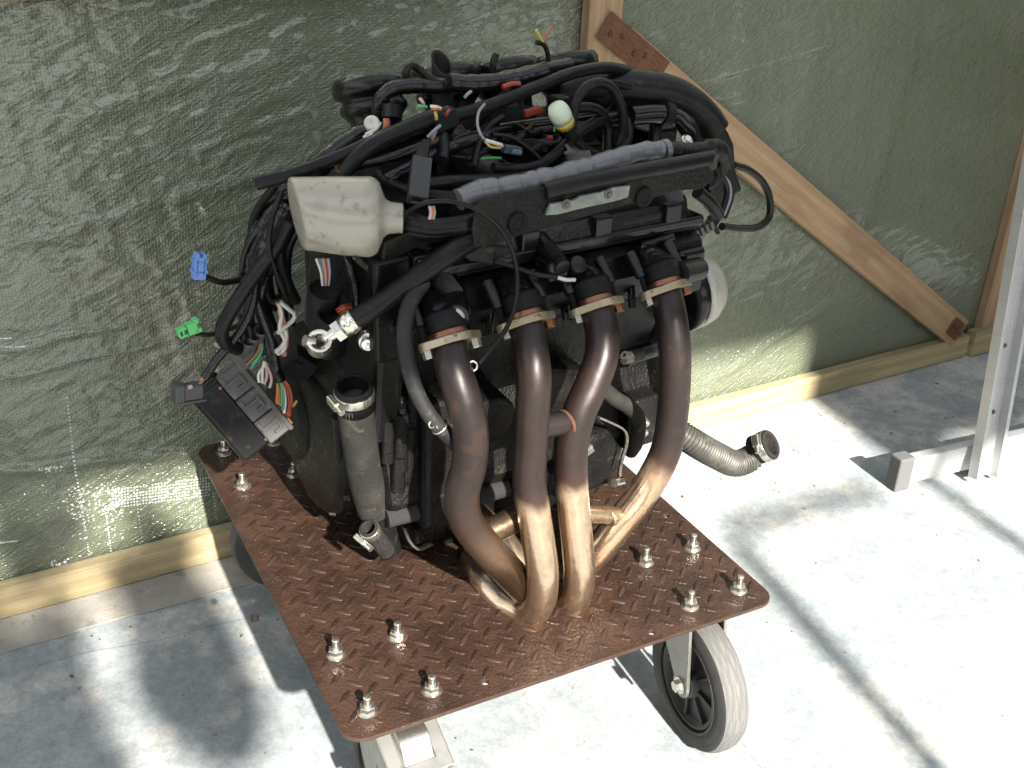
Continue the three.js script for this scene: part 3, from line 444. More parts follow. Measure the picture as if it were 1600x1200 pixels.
// ======================================================= ENGINE
const EPOS = [0, DECK, 0];
const engine = thing('motorcycle_engine', 'black four cylinder motorcycle engine with brown heat stained exhaust pipes on the dolly', 'engine', EPOS, TH);
{
  // castings
  obj('crankcase', [prismX([[0.10, 0.115], [0.115, 0.14], [0.10, 0.20], [0.075, 0.26], [-0.17, 0.28], [-0.25, 0.23], [-0.26, 0.115]], -0.175, 0.265, 0.012), prismX([[0.07, 0.045], [0.085, 0.12], [-0.24, 0.12], [-0.20, 0.045]], -0.085, 0.235, 0.01)], M.greasy, engine);
  obj('oil_pan', [prismX([[0.05, 0.0], [0.065, 0.05], [-0.16, 0.05], [-0.12, 0.0]], -0.06, 0.19, 0.01)], M.greasy, engine);
  obj('cylinder_block', [prismX([[0.085, 0.25], [0.105, 0.345], [-0.09, 0.345], [-0.11, 0.25]], -0.165, 0.255, 0.006)], M.satin, engine);
  const head = obj('cylinder_head', [prismX([[0.11, 0.345], [0.140, 0.365], [0.158, 0.405], [0.150, 0.432], [0.138, 0.44], [-0.12, 0.44], [-0.12, 0.345]], -0.175, 0.27, 0.006)], M.satin, engine);
  const coverL = P(655, 442, 0.145), coverR = P(1098, 350, 0.145), yc = (coverL.y + coverR.y) / 2;
  obj('cam_cover_gasket', [bx(coverL.x, coverR.x, yc - 0.006, yc - 0.0015, -0.13, 0.140, 0.002)], M.rubber, engine);
  const cover = obj('cam_cover', [
    bx(coverL.x, coverR.x, yc, yc + 0.014, -0.13, 0.148, 0.004),
    prismX([[0.142, yc + 0.012], [0.136, yc + 0.034], [0.115, yc + 0.056], [-0.09, yc + 0.058], [-0.125, yc + 0.012]], coverL.x + 0.012, coverR.x - 0.02, 0.008),
  ], M.gloss, engine);
  for (const [u, v] of [[830, 378], [945, 352], [1055, 326]]) { // raised blocks along the cover front
    const p = P(u, v, 0.147); obj('cover_lug', bx(p.x - 0.013, p.x + 0.013, yc + 0.011, yc + 0.036, 0.10, 0.1475, 0.003), M.gloss, cover);
  }
  for (const [u0, v0, u1, v1] of [[850, 378, 928, 358], [965, 348, 1040, 330], [780, 395, 815, 386]]) obj('cover_tube', cyl(P(u0, v0, 0.128), P(u1, v1, 0.128), 0.0125), M.gloss, cover);
  // ports, gaskets, flanges and pipes
  const heat = (t0, w, dark, light, seed) => {
    const f = (u, v) => sm(t0 - w, t0 + w, u + 0.05 * (fbm(u * 10, v * 4, 10, 4, 4, seed) - 0.5));
    const map = colorTex(512, 128, (u, v) => {
      const k = f(u, v), n = fbm(u * 24, v * 8, 24, 8, 5, seed + 2), g = vn(u * 250, v * 60, 250, 60, seed);
      let c = mix3(dark, [dark[0] * 1.5, dark[1] * 1.3, dark[2] * 1.2], n);
      c = mix3(c, [0.05, 0.024, 0.016], sm(t0 - 2.4 * w, t0, u) * 0.6);
      c = mix3(c, mix3(light, [light[0] * 0.82, light[1] * 0.78, light[2] * 0.74], n), k);
      c = mix3(c, [0.05, 0.022, 0.013], sm(0.6, 0.75, fbm(u * 30, v * 10, 30, 10, 4, seed + 5)) * 0.35 * (1 - 0.6 * k));
      return c.map((q) => q * (0.9 + 0.2 * g));
    });
    const ro = grayTex(256, 64, (u, v) => 0.40 - 0.17 * f(u, v) + (0.16 - 0.1 * f(u, v)) * (fbm(u * 30, v * 8, 30, 8, 4, seed + 8) - 0.5));
    const me = grayTex(256, 32, (u, v) => 0.35 + 0.6 * f(u, v));
    return mat({ map, roughness: 1, roughnessMap: ro, metalness: 1, metalnessMap: me, bumpMap: grayTex(256, 64, (u, v) => fbm(u * 60, v * 16, 60, 16, 4, seed + 9)), bumpScale: 0.0004 });
  };
  const dk = [0.014, 0.0102, 0.0095], gold = [0.66, 0.51, 0.37], brz = [0.2, 0.135, 0.085];
  const pipes = [
    { c: [[703, 538, 0.203], [709, 575, 0.226], [724, 625, 0.244], [735, 675, 0.25], [733, 725, 0.248], [722, 772, 0.243], [728, 812, 0.243], [760, 856, 0.243], [795, 893, 0.238], [822, 922, 0.225], [842, 935, 0.19]], f: [703, 533], m: heat(0.58, 0.12, dk, brz, 601) },
    { c: [[822, 507, 0.203], [828, 540, 0.224], [834, 585, 0.243], [832, 640, 0.248], [829, 700, 0.248], [827, 755, 0.252], [834, 800, 0.258], [842, 850, 0.264], [848, 900, 0.266], [843, 940, 0.256], [825, 958, 0.232], [790, 943, 0.196], [758, 905, 0.15], [742, 870, 0.10]], f: [822, 503], m: heat(0.405, 0.03, [0.016, 0.011, 0.010], gold, 621) },
    { c: [[932, 484, 0.203], [940, 515, 0.222], [940, 555, 0.238], [925, 600, 0.246], [905, 645, 0.25], [894, 690, 0.252], [892, 740, 0.254], [896, 790, 0.258], [902, 850, 0.264], [905, 905, 0.264], [896, 940, 0.25], [870, 950, 0.21], [845, 930, 0.16], [825, 890, 0.10]], f: [932, 479], m: heat(0.375, 0.03, [0.016, 0.011, 0.010], gold, 641) },
    { c: [[1040, 458, 0.203], [1048, 495, 0.224], [1054, 545, 0.238], [1054, 600, 0.243], [1050, 655, 0.243], [1040, 705, 0.243], [1012, 760, 0.24], [970, 815, 0.237], [932, 862, 0.228], [900, 893, 0.205], [872, 912, 0.17]], f: [1040, 452], m: heat(0.505, 0.05, dk, [0.55, 0.4, 0.27], 661) },
  ];
  const ovalShape = () => { const s = new THREE.Shape(); const a = 0.0375, r = 0.0105, R = 0.0268; s.absarc(-a + r, 0, r, Math.PI * 0.62, Math.PI * 1.38); s.absarc(0, 0, R, Math.PI * 1.27, Math.PI * 1.73); s.absarc(a - r, 0, r, -Math.PI * 0.38, Math.PI * 0.38); s.absarc(0, 0, R, Math.PI * 0.27, Math.PI * 0.73); return s; };
  pipes.forEach((q, i) => {
    const pts = px(q.c), o = obj('exhaust_pipe', tube(pts, 0.0202, { keep: true, rad: 28, seg: 120 }), q.m, engine);
    const c = P(q.f[0], q.f[1], 0.2), ax = V(0, -0.81, 0.58).normalize();
    const lean = V(1, 0.02 * i, 0);
    // flange: oval plate square to the pipe
    const fm = frame(c, lean, ax.clone().cross(lean).multiplyScalar(1)), gz = new THREE.ExtrudeGeometry(ovalShape(), { depth: 0.0065, bevelEnabled: true, bevelSize: 0.0012, bevelThickness: 0.0012, bevelSegments: 2, curveSegments: 10 });
    const z = new THREE.Vector3(); fm.extractBasis(new THREE.Vector3(), new THREE.Vector3(), z);
    obj('flange', metricUV(gz.translate(0, 0, -0.003).applyMatrix4(fm)), M.flange, o);
    const up = ax.clone().negate();
    obj('gasket_ring', [latheAt([[0.0205, 0.003], [0.0232, 0.003], [0.0232, 0.007], [0.0218, 0.009], [0.0224, 0.0115], [0.0205, 0.013]], c, c.clone().add(up), 28)], M.copper, o);
    obj('port', [latheAt([[0.0225, 0.011], [0.0248, 0.0125], [0.0248, 0.030], [0.0225, 0.034], [0.0001, 0.036]], c, c.clone().add(up), 28)], M.satin, head);
    { const a0 = c.clone().addScaledVector(up, 0.022); obj('port_runner', tube([a0, a0.clone().add(V(0, 0.006, -0.02)), V(c.x, 0.415, 0.135), V(c.x, 0.41, 0.10)], 0.0222, { rad: 22 }), M.gloss, head); }
    for (const sx of [-1, 1]) {
      const e = c.clone().add(V(sx * 0.030, 0.0006 * i * sx, 0));
      obj('flange_nut', along(flat(hexNut(0.0115, 0.010)).translate(0, 0.0042, 0), e, e.clone().add(ax)), i === 0 || sx < 0 ? M.zinc : M.copper, o);
      obj('stud', cyl(e, e.clone().addScaledVector(up, 0.035), 0.0035, 0.0035, 10), M.satin, o);
      obj('stud_boss', cyl(e.clone().addScaledVector(up, 0.022), e.clone().addScaledVector(up, 0.05).add(V(0, 0, -0.01)), 0.0065, 0.008, 14), M.gloss, head);
    }
  });
  const cross = (a, b, r, m, name = 'crossover_tube') => obj(name, tube(px([a, [(a[0] + b[0]) / 2, (a[1] + b[1]) / 2, (a[2] + b[2]) / 2], b]), r, { rad: 20 }), m, engine);
  const darkPipe = heat(2, 0.05, [0.016, 0.011, 0.010], gold, 681);
  const goldPipe = mat({ map: mottled([0.5, 0.37, 0.25], [0.4, 0.28, 0.18], [0.2, 0.11, 0.06], 683, 0.4, 0.7, 20), metalness: 0.92, roughness: 0.33 });
  cross([835, 670, 0.248], [903, 655, 0.249], 0.0145, darkPipe);
  cross([893, 801, 0.252], [968, 806, 0.236], 0.0115, goldPipe);
  cross([745, 842, 0.225], [835, 795, 0.225], 0.0165, mat({ map: mottled([0.16, 0.11, 0.07], [0.1, 0.07, 0.05], [0.3, 0.2, 0.12], 685, 0.4, 0.7, 20), metalness: 0.9, roughness: 0.35 }));
  // weld beads
  for (const [u, v, d, R, m] of [[884, 662, 0.2495, 0.0155, M.rustySteel], [950, 807, 0.24, 0.0125, goldPipe]]) { const c = P(u, v, d); obj('weld_bead', ring(R, 0.0022, c, V(1, 0.1, -0.1)), m, engine); }
  obj('collector', [tube([P(845, 930, 0.19), V(-0.03, 0.05, 0.08), V(-0.03, 0.035, -0.02)], 0.028, { rad: 24 })], goldPipe, engine);
}
{ // ---- front of the head and block: bosses, brackets, grimy castings behind the pipes
  const B = (name, a, b, r0, r1, m = M.gloss) => obj(name, cyl(a, b, r0, r1), m, engine);
  const boss = (name, u, v, d, r, len, m = M.gloss, ax = V(0, -0.35, 0.94)) => { const e = P(u, v, d); return obj(name, latheAt([[0.0001, -len], [r * 1.1, -len], [r, -0.002], [r - 0.0015, 0], [0.0001, 0]], e, e.clone().addScaledVector(ax, 1), 22), m, engine); };
  boss('water_stub', 712, 497, 0.20, 0.0155, 0.07, M.gloss, V(-0.45, -0.1, 0.89)); boss('stub_plug', 708, 499, 0.2015, 0.0125, 0.004, M.silver, V(-0.45, -0.1, 0.89));
  boss('boss', 711, 464, 0.17, 0.012, 0.05, M.cast); boss('boss', 880, 420, 0.185, 0.011, 0.06); boss('boss', 905, 412, 0.185, 0.011, 0.06, M.gloss, V(0, 0.6, 0.8));
  obj('sensor', bx(P(858, 428, 0.18).x - 0.001, P(888, 428, 0.18).x, P(870, 440, 0.18).y, P(870, 410, 0.18).y, 0.15, 0.182, 0.004), M.gloss, engine);
  // triangular ribbed mount at the right end
  const rb = (u0, v0, d0, u1, v1, d1, r) => obj('mount_rib', [tube([P(u0, v0, d0), P((u0 + u1) / 2, (v0 + v1) / 2, (d0 + d1) / 2), P(u1, v1, d1)], r, { rad: 10 })], M.gloss, engine);
  rb(1000, 385, 0.155, 1075, 418, 0.19, 0.006); rb(995, 412, 0.155, 1068, 440, 0.19, 0.006); rb(1000, 385, 0.15, 1050, 370, 0.15, 0.006);
  obj('mount_web', slab([P(1000, 388, 0.165), P(1068, 418, 0.165), P(1068, 440, 0.165), P(998, 415, 0.165)], 0.14, 0.168), M.satin, engine);
  { const a = P(1060, 428, 0.20), b = P(1090, 420, 0.18); obj('mount_boss', cyl(a, b, 0.0155, 0.0155, 24), M.gloss, engine); }
  obj('mount_block', bx(P(1050, 400, 0.15).x, P(1092, 400, 0.15).x, P(1070, 455, 0.15).y, P(1070, 385, 0.15).y, 0.10, 0.165, 0.008), M.gloss, engine);
  // ribs between the ports
  for (const [u0, v0, u1, v1] of [[770, 455, 765, 520], [880, 470, 885, 500], [985, 430, 988, 480], [655, 470, 640, 520], [900, 445, 895, 500]]) obj('rib', tube([P(u0, v0, 0.14), P((u0 + u1) / 2, (v0 + v1) / 2, 0.15), P(u1, v1, 0.155)], 0.005, { rad: 8 }), M.gloss, engine);
  // block front: panels and ribs in the gloom behind the pipes
  obj('front_cover', slab([[-0.135, 0.10], [-0.06, 0.09], [-0.045, 0.2], [-0.06, 0.29], [-0.135, 0.28]], 0.08, 0.13, 0.008), M.greasy, engine);
  obj('front_cover', slab([[0.02, 0.09], [0.10, 0.09], [0.11, 0.27], [0.03, 0.29]], 0.08, 0.125, 0.008), M.greasy, engine);
  obj('oil_filter', [latheAt([[0.0001, 0], [0.030, 0], [0.034, 0.004], [0.034, 0.06], [0.038, 0.075], [0.0001, 0.075]], P(770, 660, 0.165), P(770, 660, 0.165).add(V(0, 0.1, -1)), 30)], M.satin, engine);
  // oil cooler lump with steel strap between the right pipes
  { const c = P(935, 720, 0.17); obj('oil_pump_housing', slab([[c.x - 0.05, c.y - 0.055], [c.x + 0.03, c.y - 0.05], [c.x + 0.048, c.y + 0.0], [c.x + 0.02, c.y + 0.04], [c.x - 0.04, c.y + 0.04]], 0.09, 0.165, 0.01), M.greasy, engine);
    obj('oil_pump_housing', slab([[c.x - 0.055, c.y - 0.0], [c.x - 0.01, c.y + 0.02], [c.x - 0.015, c.y + 0.03], [c.x - 0.06, c.y + 0.015]], 0.16, 0.175, 0.003), M.cast, engine); }
  obj('coolant_pipe', tube(px([[940, 605, 0.15], [960, 622, 0.165], [985, 638, 0.17], [997, 655, 0.17], [994, 690, 0.165], [985, 705, 0.15]]), 0.0105, { rad: 18 }), M.rubberDusty, engine);
  obj('steel_strap', tube(px([[935, 652, 0.175], [958, 662, 0.182], [976, 673, 0.186], [979, 690, 0.186], [971, 720, 0.186], [968, 745, 0.187], [973, 758, 0.187]]), 0.0045, { rad: 8, sq: 0.35 }), M.cast, engine);
  { const a = P(972, 752, 0.19), b = P(960, 755, 0.192); obj('strap_bolt', cyl(a, b, 0.0068, 0.0068, 6), M.zinc, engine); }
  { const a = P(975, 560, 0.16); obj('sensor', cyl(a, a.clone().add(V(0.06, 0, -0.005)), 0.012), M.gloss, engine); obj('sensor', cyl(a.clone().add(V(-0.01, 0.006, 0.01)), a.clone().add(V(0.02, 0.006, 0.01)), 0.008), M.cast, engine); }
  obj('hook', ring(0.0045, 0.0015, P(975, 555, 0.175), V(0, 0, 1)), M.cast, engine);
  obj('bracket', bx(0.19, 0.245, 0.12, 0.2, 0.09, 0.13, 0.006), M.greasy, engine);
  for (const [u, v] of [[1010, 665], [1008, 680]]) boss('drain_bolt', u, v, 0.15, 0.007, 0.02, M.zinc);
  // left front of the crankcase: bolt bosses and pump body
  for (const [u, v, r, l] of [[607, 690, 0.008, 0.06], [628, 690, 0.010, 0.08], [645, 650, 0.007, 0.07], [640, 700, 0.008, 0.06], [624, 740, 0.009, 0.05]]) { const a = P(u, v, 0.115); obj('bolt_boss', [cyl(a.clone().add(V(0, -l / 2, -0.004)), a.clone().add(V(0, l / 2, 0)), r, r * 0.9), along(flat(hexNut(0.009, 0.006)), a.clone().add(V(0, l / 2, 0)), a.clone().add(V(0, l, 0)))], M.satin, engine); }
  obj('pump_body', slab([P(612, 620, 0.11), P(665, 612, 0.11), P(668, 700, 0.11), P(660, 770, 0.11), P(618, 760, 0.11)], 0.09, 0.112, 0.01), M.greasy, engine);
  { const a = P(596, 600, 0.10); obj('lug', [bx(a.x - 0.004, a.x + 0.012, a.y - 0.014, a.y + 0.014, 0.06, 0.10, 0.005)], M.gloss, engine); const e = P(597, 602, 0.101); obj('lug_hole', bored(e.clone().add(V(0.012, 0, -0.003)), e.clone().add(V(-0.006, 0, 0.004)), 0.010, 0.006, 0.01), M.gloss, engine); }
  // steel foot bracket
  obj('foot_bracket', [tube(px([[630, 822, 0.075], [640, 846, 0.077], [652, 856, 0.078], [672, 848, 0.076]]), 0.008, { rad: 8, sq: 0.25 })], M.cast, engine);
  obj('strainer_cover', [bx(P(640, 845, 0.05).x, P(700, 845, 0.05).x, 0.012, 0.05, -0.02, 0.06, 0.012)], M.greasy, engine);
}
{ // ---- left side of the engine
  const disc = (name, y, z, r, x0, x1, m) => obj(name, latheAt([[0.0001, 0], [r, 0], [r, (x0 - x1) * 0.55], [r - 0.006, (x0 - x1) * 0.9], [r - 0.02, x0 - x1], [0.0001, x0 - x1]], V(x0, y, z), V(x1, y, z), 48), m, engine);
  const sc = disc('sprocket_cover', 0.155, -0.06, 0.105, -0.165, -0.205, M.satin);
  disc('generator_cover', 0.17, -0.13, 0.075, -0.165, -0.212, M.satin);
  for (let i = 0; i < 9; i++) { const a = i / 9 * 6.283 + 0.3, c = V(-0.1935, 0.155 + 0.099 * Math.sin(a), -0.06 + 0.099 * Math.cos(a)); obj('cover_bolt', boltAt(c, V(-1, 0, 0), 0.008, 0.006, 0.007), M.cast, sc); }
  obj('chain_tunnel', prismX([[0.115, 0.24], [0.128, 0.35], [0.128, 0.455], [-0.04, 0.47], [-0.07, 0.35], [-0.06, 0.24]], -0.198, -0.16, 0.008), M.satin, engine);
  obj('tunnel_panel', bx(P(600, 480, 0.13).x - 0.014, P(640, 480, 0.13).x, P(620, 560, 0.13).y, P(620, 400, 0.13).y, 0.115, 0.136, 0.006), M.satin, engine);
  obj('tunnel_panel', bx(P(640, 420, 0.13).x, P(668, 420, 0.13).x, P(650, 440, 0.13).y, P(650, 395, 0.13).y, 0.10, 0.141, 0.005), M.gloss, engine);
  { const a = P(576, 534, 0.11), ax = V(-0.55, 0.05, 0.83).normalize(); obj('side_bolt', [latheAt([[0.0001, -0.01], [0.0135, -0.01], [0.0135, -0.004], [0.011, 0], [0.011, 0.003], [0.0001, 0.003]], a, a.clone().add(ax), 24)], M.zinc, engine); obj('side_bolt_head', [latheAt([[0.0001, 0], [0.0085, 0], [0.0085, 0.007], [0.005, 0.009], [0.0001, 0.006]], a.clone().addScaledVector(ax, 0.003), a.clone().addScaledVector(ax, 0.1), 20)], M.chrome, engine); }
  // air hose stub and starter motor on the left rear, dark and dusty
  obj('starter_motor', [latheAt([[0.0001, 0], [0.03, 0], [0.034, 0.006], [0.034, 0.11], [0.028, 0.125], [0.0001, 0.125]], V(-0.10, 0.31, -0.16), V(0.1, 0.31, -0.16), 30)], M.satin, engine);
  // drain tube with tie at the lower left
  obj('drain_tube', tube(px([[528, 650, 0.045], [532, 700, 0.03], [537, 760, 0.012], [545, 798, 0.0]]), 0.0075), M.rubber, engine);
  { const c = P(536, 768, 0.011); obj('tie', ring(0.0082, 0.0018, c, V(0.1, 1, 0.2)), M.plasticGrey, engine); }
  // ignition sensor plugs with bundles of wires
  for (const [u, v, u2, v2, d] of [[508, 452, 500, 500, 0.075], [522, 492, 515, 545, 0.09]]) { const a = P(u2, v2, d - 0.02), b = P(u, v, d); obj('plug', bored(a, b, 0.019, 0.0155, 0.008), M.plasticBlack, engine); }
}
{ // ---- right side
  const c = P(1076, 455, 0.115);
  const cx = V(1, 0.04, 0.02).normalize();
  obj('side_cover', [latheAt([[0.0001, -0.01], [0.0525, -0.01], [0.0525, 0.006], [0.049, 0.022], [0.041, 0.034], [0.027, 0.041], [0.0001, 0.043]], c, c.clone().add(cx), 48)], M.silver, engine);
  obj('side_cover_rim', [latheAt([[0.0001, -0.03], [0.053, -0.03], [0.054, -0.014], [0.0535, -0.006], [0.0001, -0.006]], c, c.clone().add(cx), 48)], M.gloss, engine);
  obj('alternator_cover', [latheAt([[0.0001, 0], [0.105, 0], [0.105, 0.02], [0.095, 0.034], [0.06, 0.042], [0.0001, 0.044]], V(0.25, 0.19, 0.03), V(1, 0.19, 0.03), 56)], M.greasy, engine);
  obj('clutch_cover', [latheAt([[0.0001, 0], [0.095, 0], [0.095, 0.02], [0.085, 0.03], [0.0001, 0.03]], V(0.25, 0.17, -0.12), V(1, 0.17, -0.12), 48)], M.satin, engine);
}
{ // ---- radiator mount rail across the front
  const D = 0.168, out = [[743, 322], [760, 310], [855, 292], [1000, 268], [1112, 250], [1118, 280], [1095, 296], [1060, 298], [900, 343], [800, 372], [770, 384], [742, 388], [738, 360]].map(([u, v]) => P(u, v, D));
  const rail = obj('mount_rail', slab(out, D - 0.004, D, 0.0012), M.greasy, engine);
  for (const [u, v] of [[809, 349], [1006, 308]]) { const a = P(u, v, D + 0.001); obj('grommet', [ring(0.0098, 0.0032, a, V(0, 0, 1)), cyl(a.clone().add(V(0, 0, -0.004)), a.clone().add(V(0, 0, 0.001)), 0.0095)], M.rubber, rail); }
  { const q = [[853, 336], [860, 318], [880, 315], [897, 312], [905, 306], [940, 299], [958, 292], [984, 289], [980, 308], [960, 314], [905, 326], [870, 335]].map(([u, v]) => P(u, v, D + 0.004)); const pl = obj('clip_plate', slab(q, D + 0.0005, D + 0.006, 0.0012), M.oldAlu, rail); for (const [u, v] of [[885, 319], [951, 303]]) obj('clip_bolt', [ring(0.0045, 0.0016, P(u, v, D + 0.007), V(0, 0, 1), 14), boltAt(P(u, v, D + 0.006), V(0, 0, 1), 0.005, 0.002, 0)], M.oldAlu, pl); }
  obj('rail_tube', tube(px([[850, 300, 0.165], [900, 288, 0.168], [1000, 268, 0.168], [1080, 253, 0.165], [1112, 247, 0.16]]), 0.0098, { rad: 16 }), M.rubber, engine);
  { const a = P(1112, 252, 0.162), ax = V(0.8, -0.1, 0.6).normalize(); obj('tube_end', [latheAt([[0.0105, -0.012], [0.0112, -0.006], [0.0112, 0.003], [0.009, 0.006], [0.0001, 0.006]], a, a.clone().add(ax), 22)], M.cast, engine); }
  obj('rail_tail', slab([[722, 398], [735, 384], [772, 384], [808, 388], [800, 398], [760, 410], [735, 408]].map(([u, v]) => P(u, v, 0.158)), 0.15, 0.16, 0.003), M.rubberDusty, engine);
  obj('left_shield', slab([[598, 378], [640, 360], [745, 358], [740, 395], [690, 400], [650, 388], [615, 405], [600, 470], [590, 470]].map(([u, v]) => P(u, v, 0.13)), 0.118, 0.132, 0.003), M.greasy, engine);
}
{ // ---- throttle bodies, intake trumpets, fuel rail
  const up = V(0.02, 0.93, -0.36).normalize();
  const mouths = [[577, 126, -0.08], [694, 108, -0.10], [786, 99, -0.10], [880, 90, -0.10]];
  mouths.forEach(([u, v, d], i) => {
    const c = P(u, v, d), b = c.clone().addScaledVector(up, -0.06);
    const t = obj('throttle_body', [latheAt([[0.034, -0.09], [0.036, -0.02], [0.033, 0.0]], b, c, 30), latheAt([[0.03, 0], [0.03, -0.09]], b, c, 30)], M.satin, engine);
    obj('intake_trumpet', [latheAt([[0.0295, -0.008], [0.031, -0.008], [0.0315, 0.012], [0.0375, 0.020], [0.0415, 0.024], [0.0415, 0.031], [0.0385, 0.034], [0.037, 0.038], [0.044, 0.041], [0.0475, 0.046], [0.0475, 0.056], [0.044, 0.062], [0.0395, 0.060], [0.034, 0.046], [0.0295, 0.03], [0.0295, -0.008]], b, c, 36)], M.gloss, t);
    obj('butterfly', latheAt([[0.0001, -0.03], [0.0302, -0.03]], b, c, 24), M.cast, t);
  });
  const y0 = P(700, 260, 0).y;
  obj('intake_plate', [bx(-0.15, 0.27, 0.50, 0.515, -0.13, 0.06, 0.004), bx(-0.09, 0.24, 0.51, 0.555, -0.12, -0.03, 0.01)], M.satin, engine);
  obj('fuel_rail', tube(px([[690, 222, 0.02], [780, 203, 0.02], [870, 190, 0.02], [960, 180, 0.02], [1040, 178, 0.02]]), 0.008), M.gloss, engine);
  obj('fuel_rail', tube(px([[640, 240, 0.03], [760, 222, 0.03], [880, 200, 0.03], [990, 190, 0.03]]), 0.0065), M.gloss, engine);
  obj('coolant_elbow', tube(px([[706, 205, 0.02], [725, 230, 0.03], [750, 253, 0.04], [785, 270, 0.05], [830, 275, 0.055]]), 0.0145, { rad: 20 }), mat({ map: mottled([0.05, 0.035, 0.034], [0.03, 0.024, 0.024], [0.07, 0.05, 0.045], 701), roughness: 0.45 }), engine);
  { // cut-off breather tube standing up between the trumpets
    const a = P(694, 215, 0.0), b = P(690, 82, -0.02), ax = b.clone().sub(a).normalize(), h = a.distanceTo(b), g = new THREE.CylinderGeometry(0.0125, 0.0135, h, 28, 24, true).translate(0, h / 2, 0), gi = new THREE.CylinderGeometry(0.0098, 0.0098, 0.07, 28, 12, true).translate(0, h - 0.035, 0);
    const bend = (gg) => { const p = gg.attributes.position; for (let i = 0; i < p.count; i++) { const k = sm(h - 0.075, h, p.getY(i)); p.setY(i, p.getY(i) - k * (p.getZ(i) * 1.25 + 0.012) - 0); } return gg; };
    const rim = []; for (let i = 0; i <= 28; i++) { const t = i / 28 * Math.PI * 2; rim.push(V(Math.sin(t), 0, Math.cos(t))); }
    const pos = [], idx = []; rim.forEach((q, i) => { for (const r of [0.0125, 0.0098]) pos.push(q.x * r, h - (q.z * r * 1.25 + 0.012), q.z * r); if (i) { const k = i * 2; idx.push(k - 2, k, k - 1, k - 1, k, k + 1); } });
    const lip = new THREE.BufferGeometry(); lip.setAttribute('position', new THREE.Float32BufferAttribute(pos, 3)); lip.setAttribute('uv', new THREE.Float32BufferAttribute(new Float32Array(pos.length / 3 * 2), 2)); lip.setIndex(idx); lip.computeVertexNormals();
    const turn = (gg) => along(flat(bend(gg)), a, b);
    obj('breather_tube', [turn(g), turn(gi)], M.rubber, engine); const l = lip.toNonIndexed(); l.computeVertexNormals(); obj('breather_tube_rim', along(l, a, b), M.rubberDusty, engine);
  }
  // big air duct at the right rear and the rubber apron below it
  obj('air_duct', tube(px([[880, 150, -0.03], [935, 140, -0.01], [1000, 142, 0.01], [1055, 152, 0.03], [1098, 178, 0.05], [1118, 205, 0.06]]), (t) => 0.021 + 0.007 * Math.sin(Math.PI * Math.min(1, t * 1.15)), { rad: 24 }), M.rubber, engine);
  { const q = [[1096, 168], [1112, 168], [1138, 205], [1147, 225], [1150, 265], [1160, 298], [1150, 304], [1142, 330], [1135, 345], [1112, 330], [1105, 270], [1092, 215]].map(([u, v]) => P(u, v, 0.05)); obj('rubber_apron', slab(q, 0.03, 0.052, 0.006), M.rubber, engine); }
  obj('crossover_pipe', tube(px([[985, 181, 0.05], [1030, 178, 0.055], [1058, 184, 0.06], [1075, 200, 0.07], [1083, 225, 0.075]]), 0.0125, { rad: 20 }), M.gloss, engine);
  { const a = P(1036, 177, 0.056), b = P(1047, 180, 0.058); obj('pipe_collar', cyl(a, b, 0.0158, 0.0158, 24), M.rubber, engine); }
  obj('duct_tongue', tube(px([[935, 132, 0.03], [960, 130, 0.03], [980, 135, 0.03]]), 0.012, { sq: 0.4 }), M.rubber, engine);
  obj('bolt_head', boltAt(P(1073, 219, 0.085), V(0, 0.8, 0.6), 0.010, 0.004, 0.008), M.zinc, engine);
  { const a = P(1022, 250, 0.06); obj('injector', [cyl(P(1025, 195, 0.04), a, 0.009, 0.007)], M.gloss, engine); }
  for (const [u, v] of [[760, 190], [870, 175], [960, 200], [690, 235], [820, 215]]) { const a = P(u, v, 0.0); obj('injector', [cyl(a.clone().add(V(0, -0.05, 0.01)), a.clone().add(V(0, 0.015, 0)), 0.010, 0.0085), rbox(0.018, 0.02, 0.024, 0.003).translate(a.x, a.y + 0.012, a.z + 0.006)], M.plasticBlack, engine); }
  obj('idle_valve', bx(P(1005, 230, 0.02).x, P(1050, 230, 0.02).x, P(1020, 260, 0.02).y, P(1020, 200, 0.02).y, -0.03, 0.03, 0.006), M.satin, engine);
  obj('round_cap', [latheAt([[0.0001, -0.02], [0.0165, -0.02], [0.0165, -0.002], [0.015, 0], [0.0001, 0]], P(905, 243, 0.085), P(905, 243, 0.085).add(V(-0.3, 0.55, 0.78)), 28)], M.plasticGrey, engine);
}
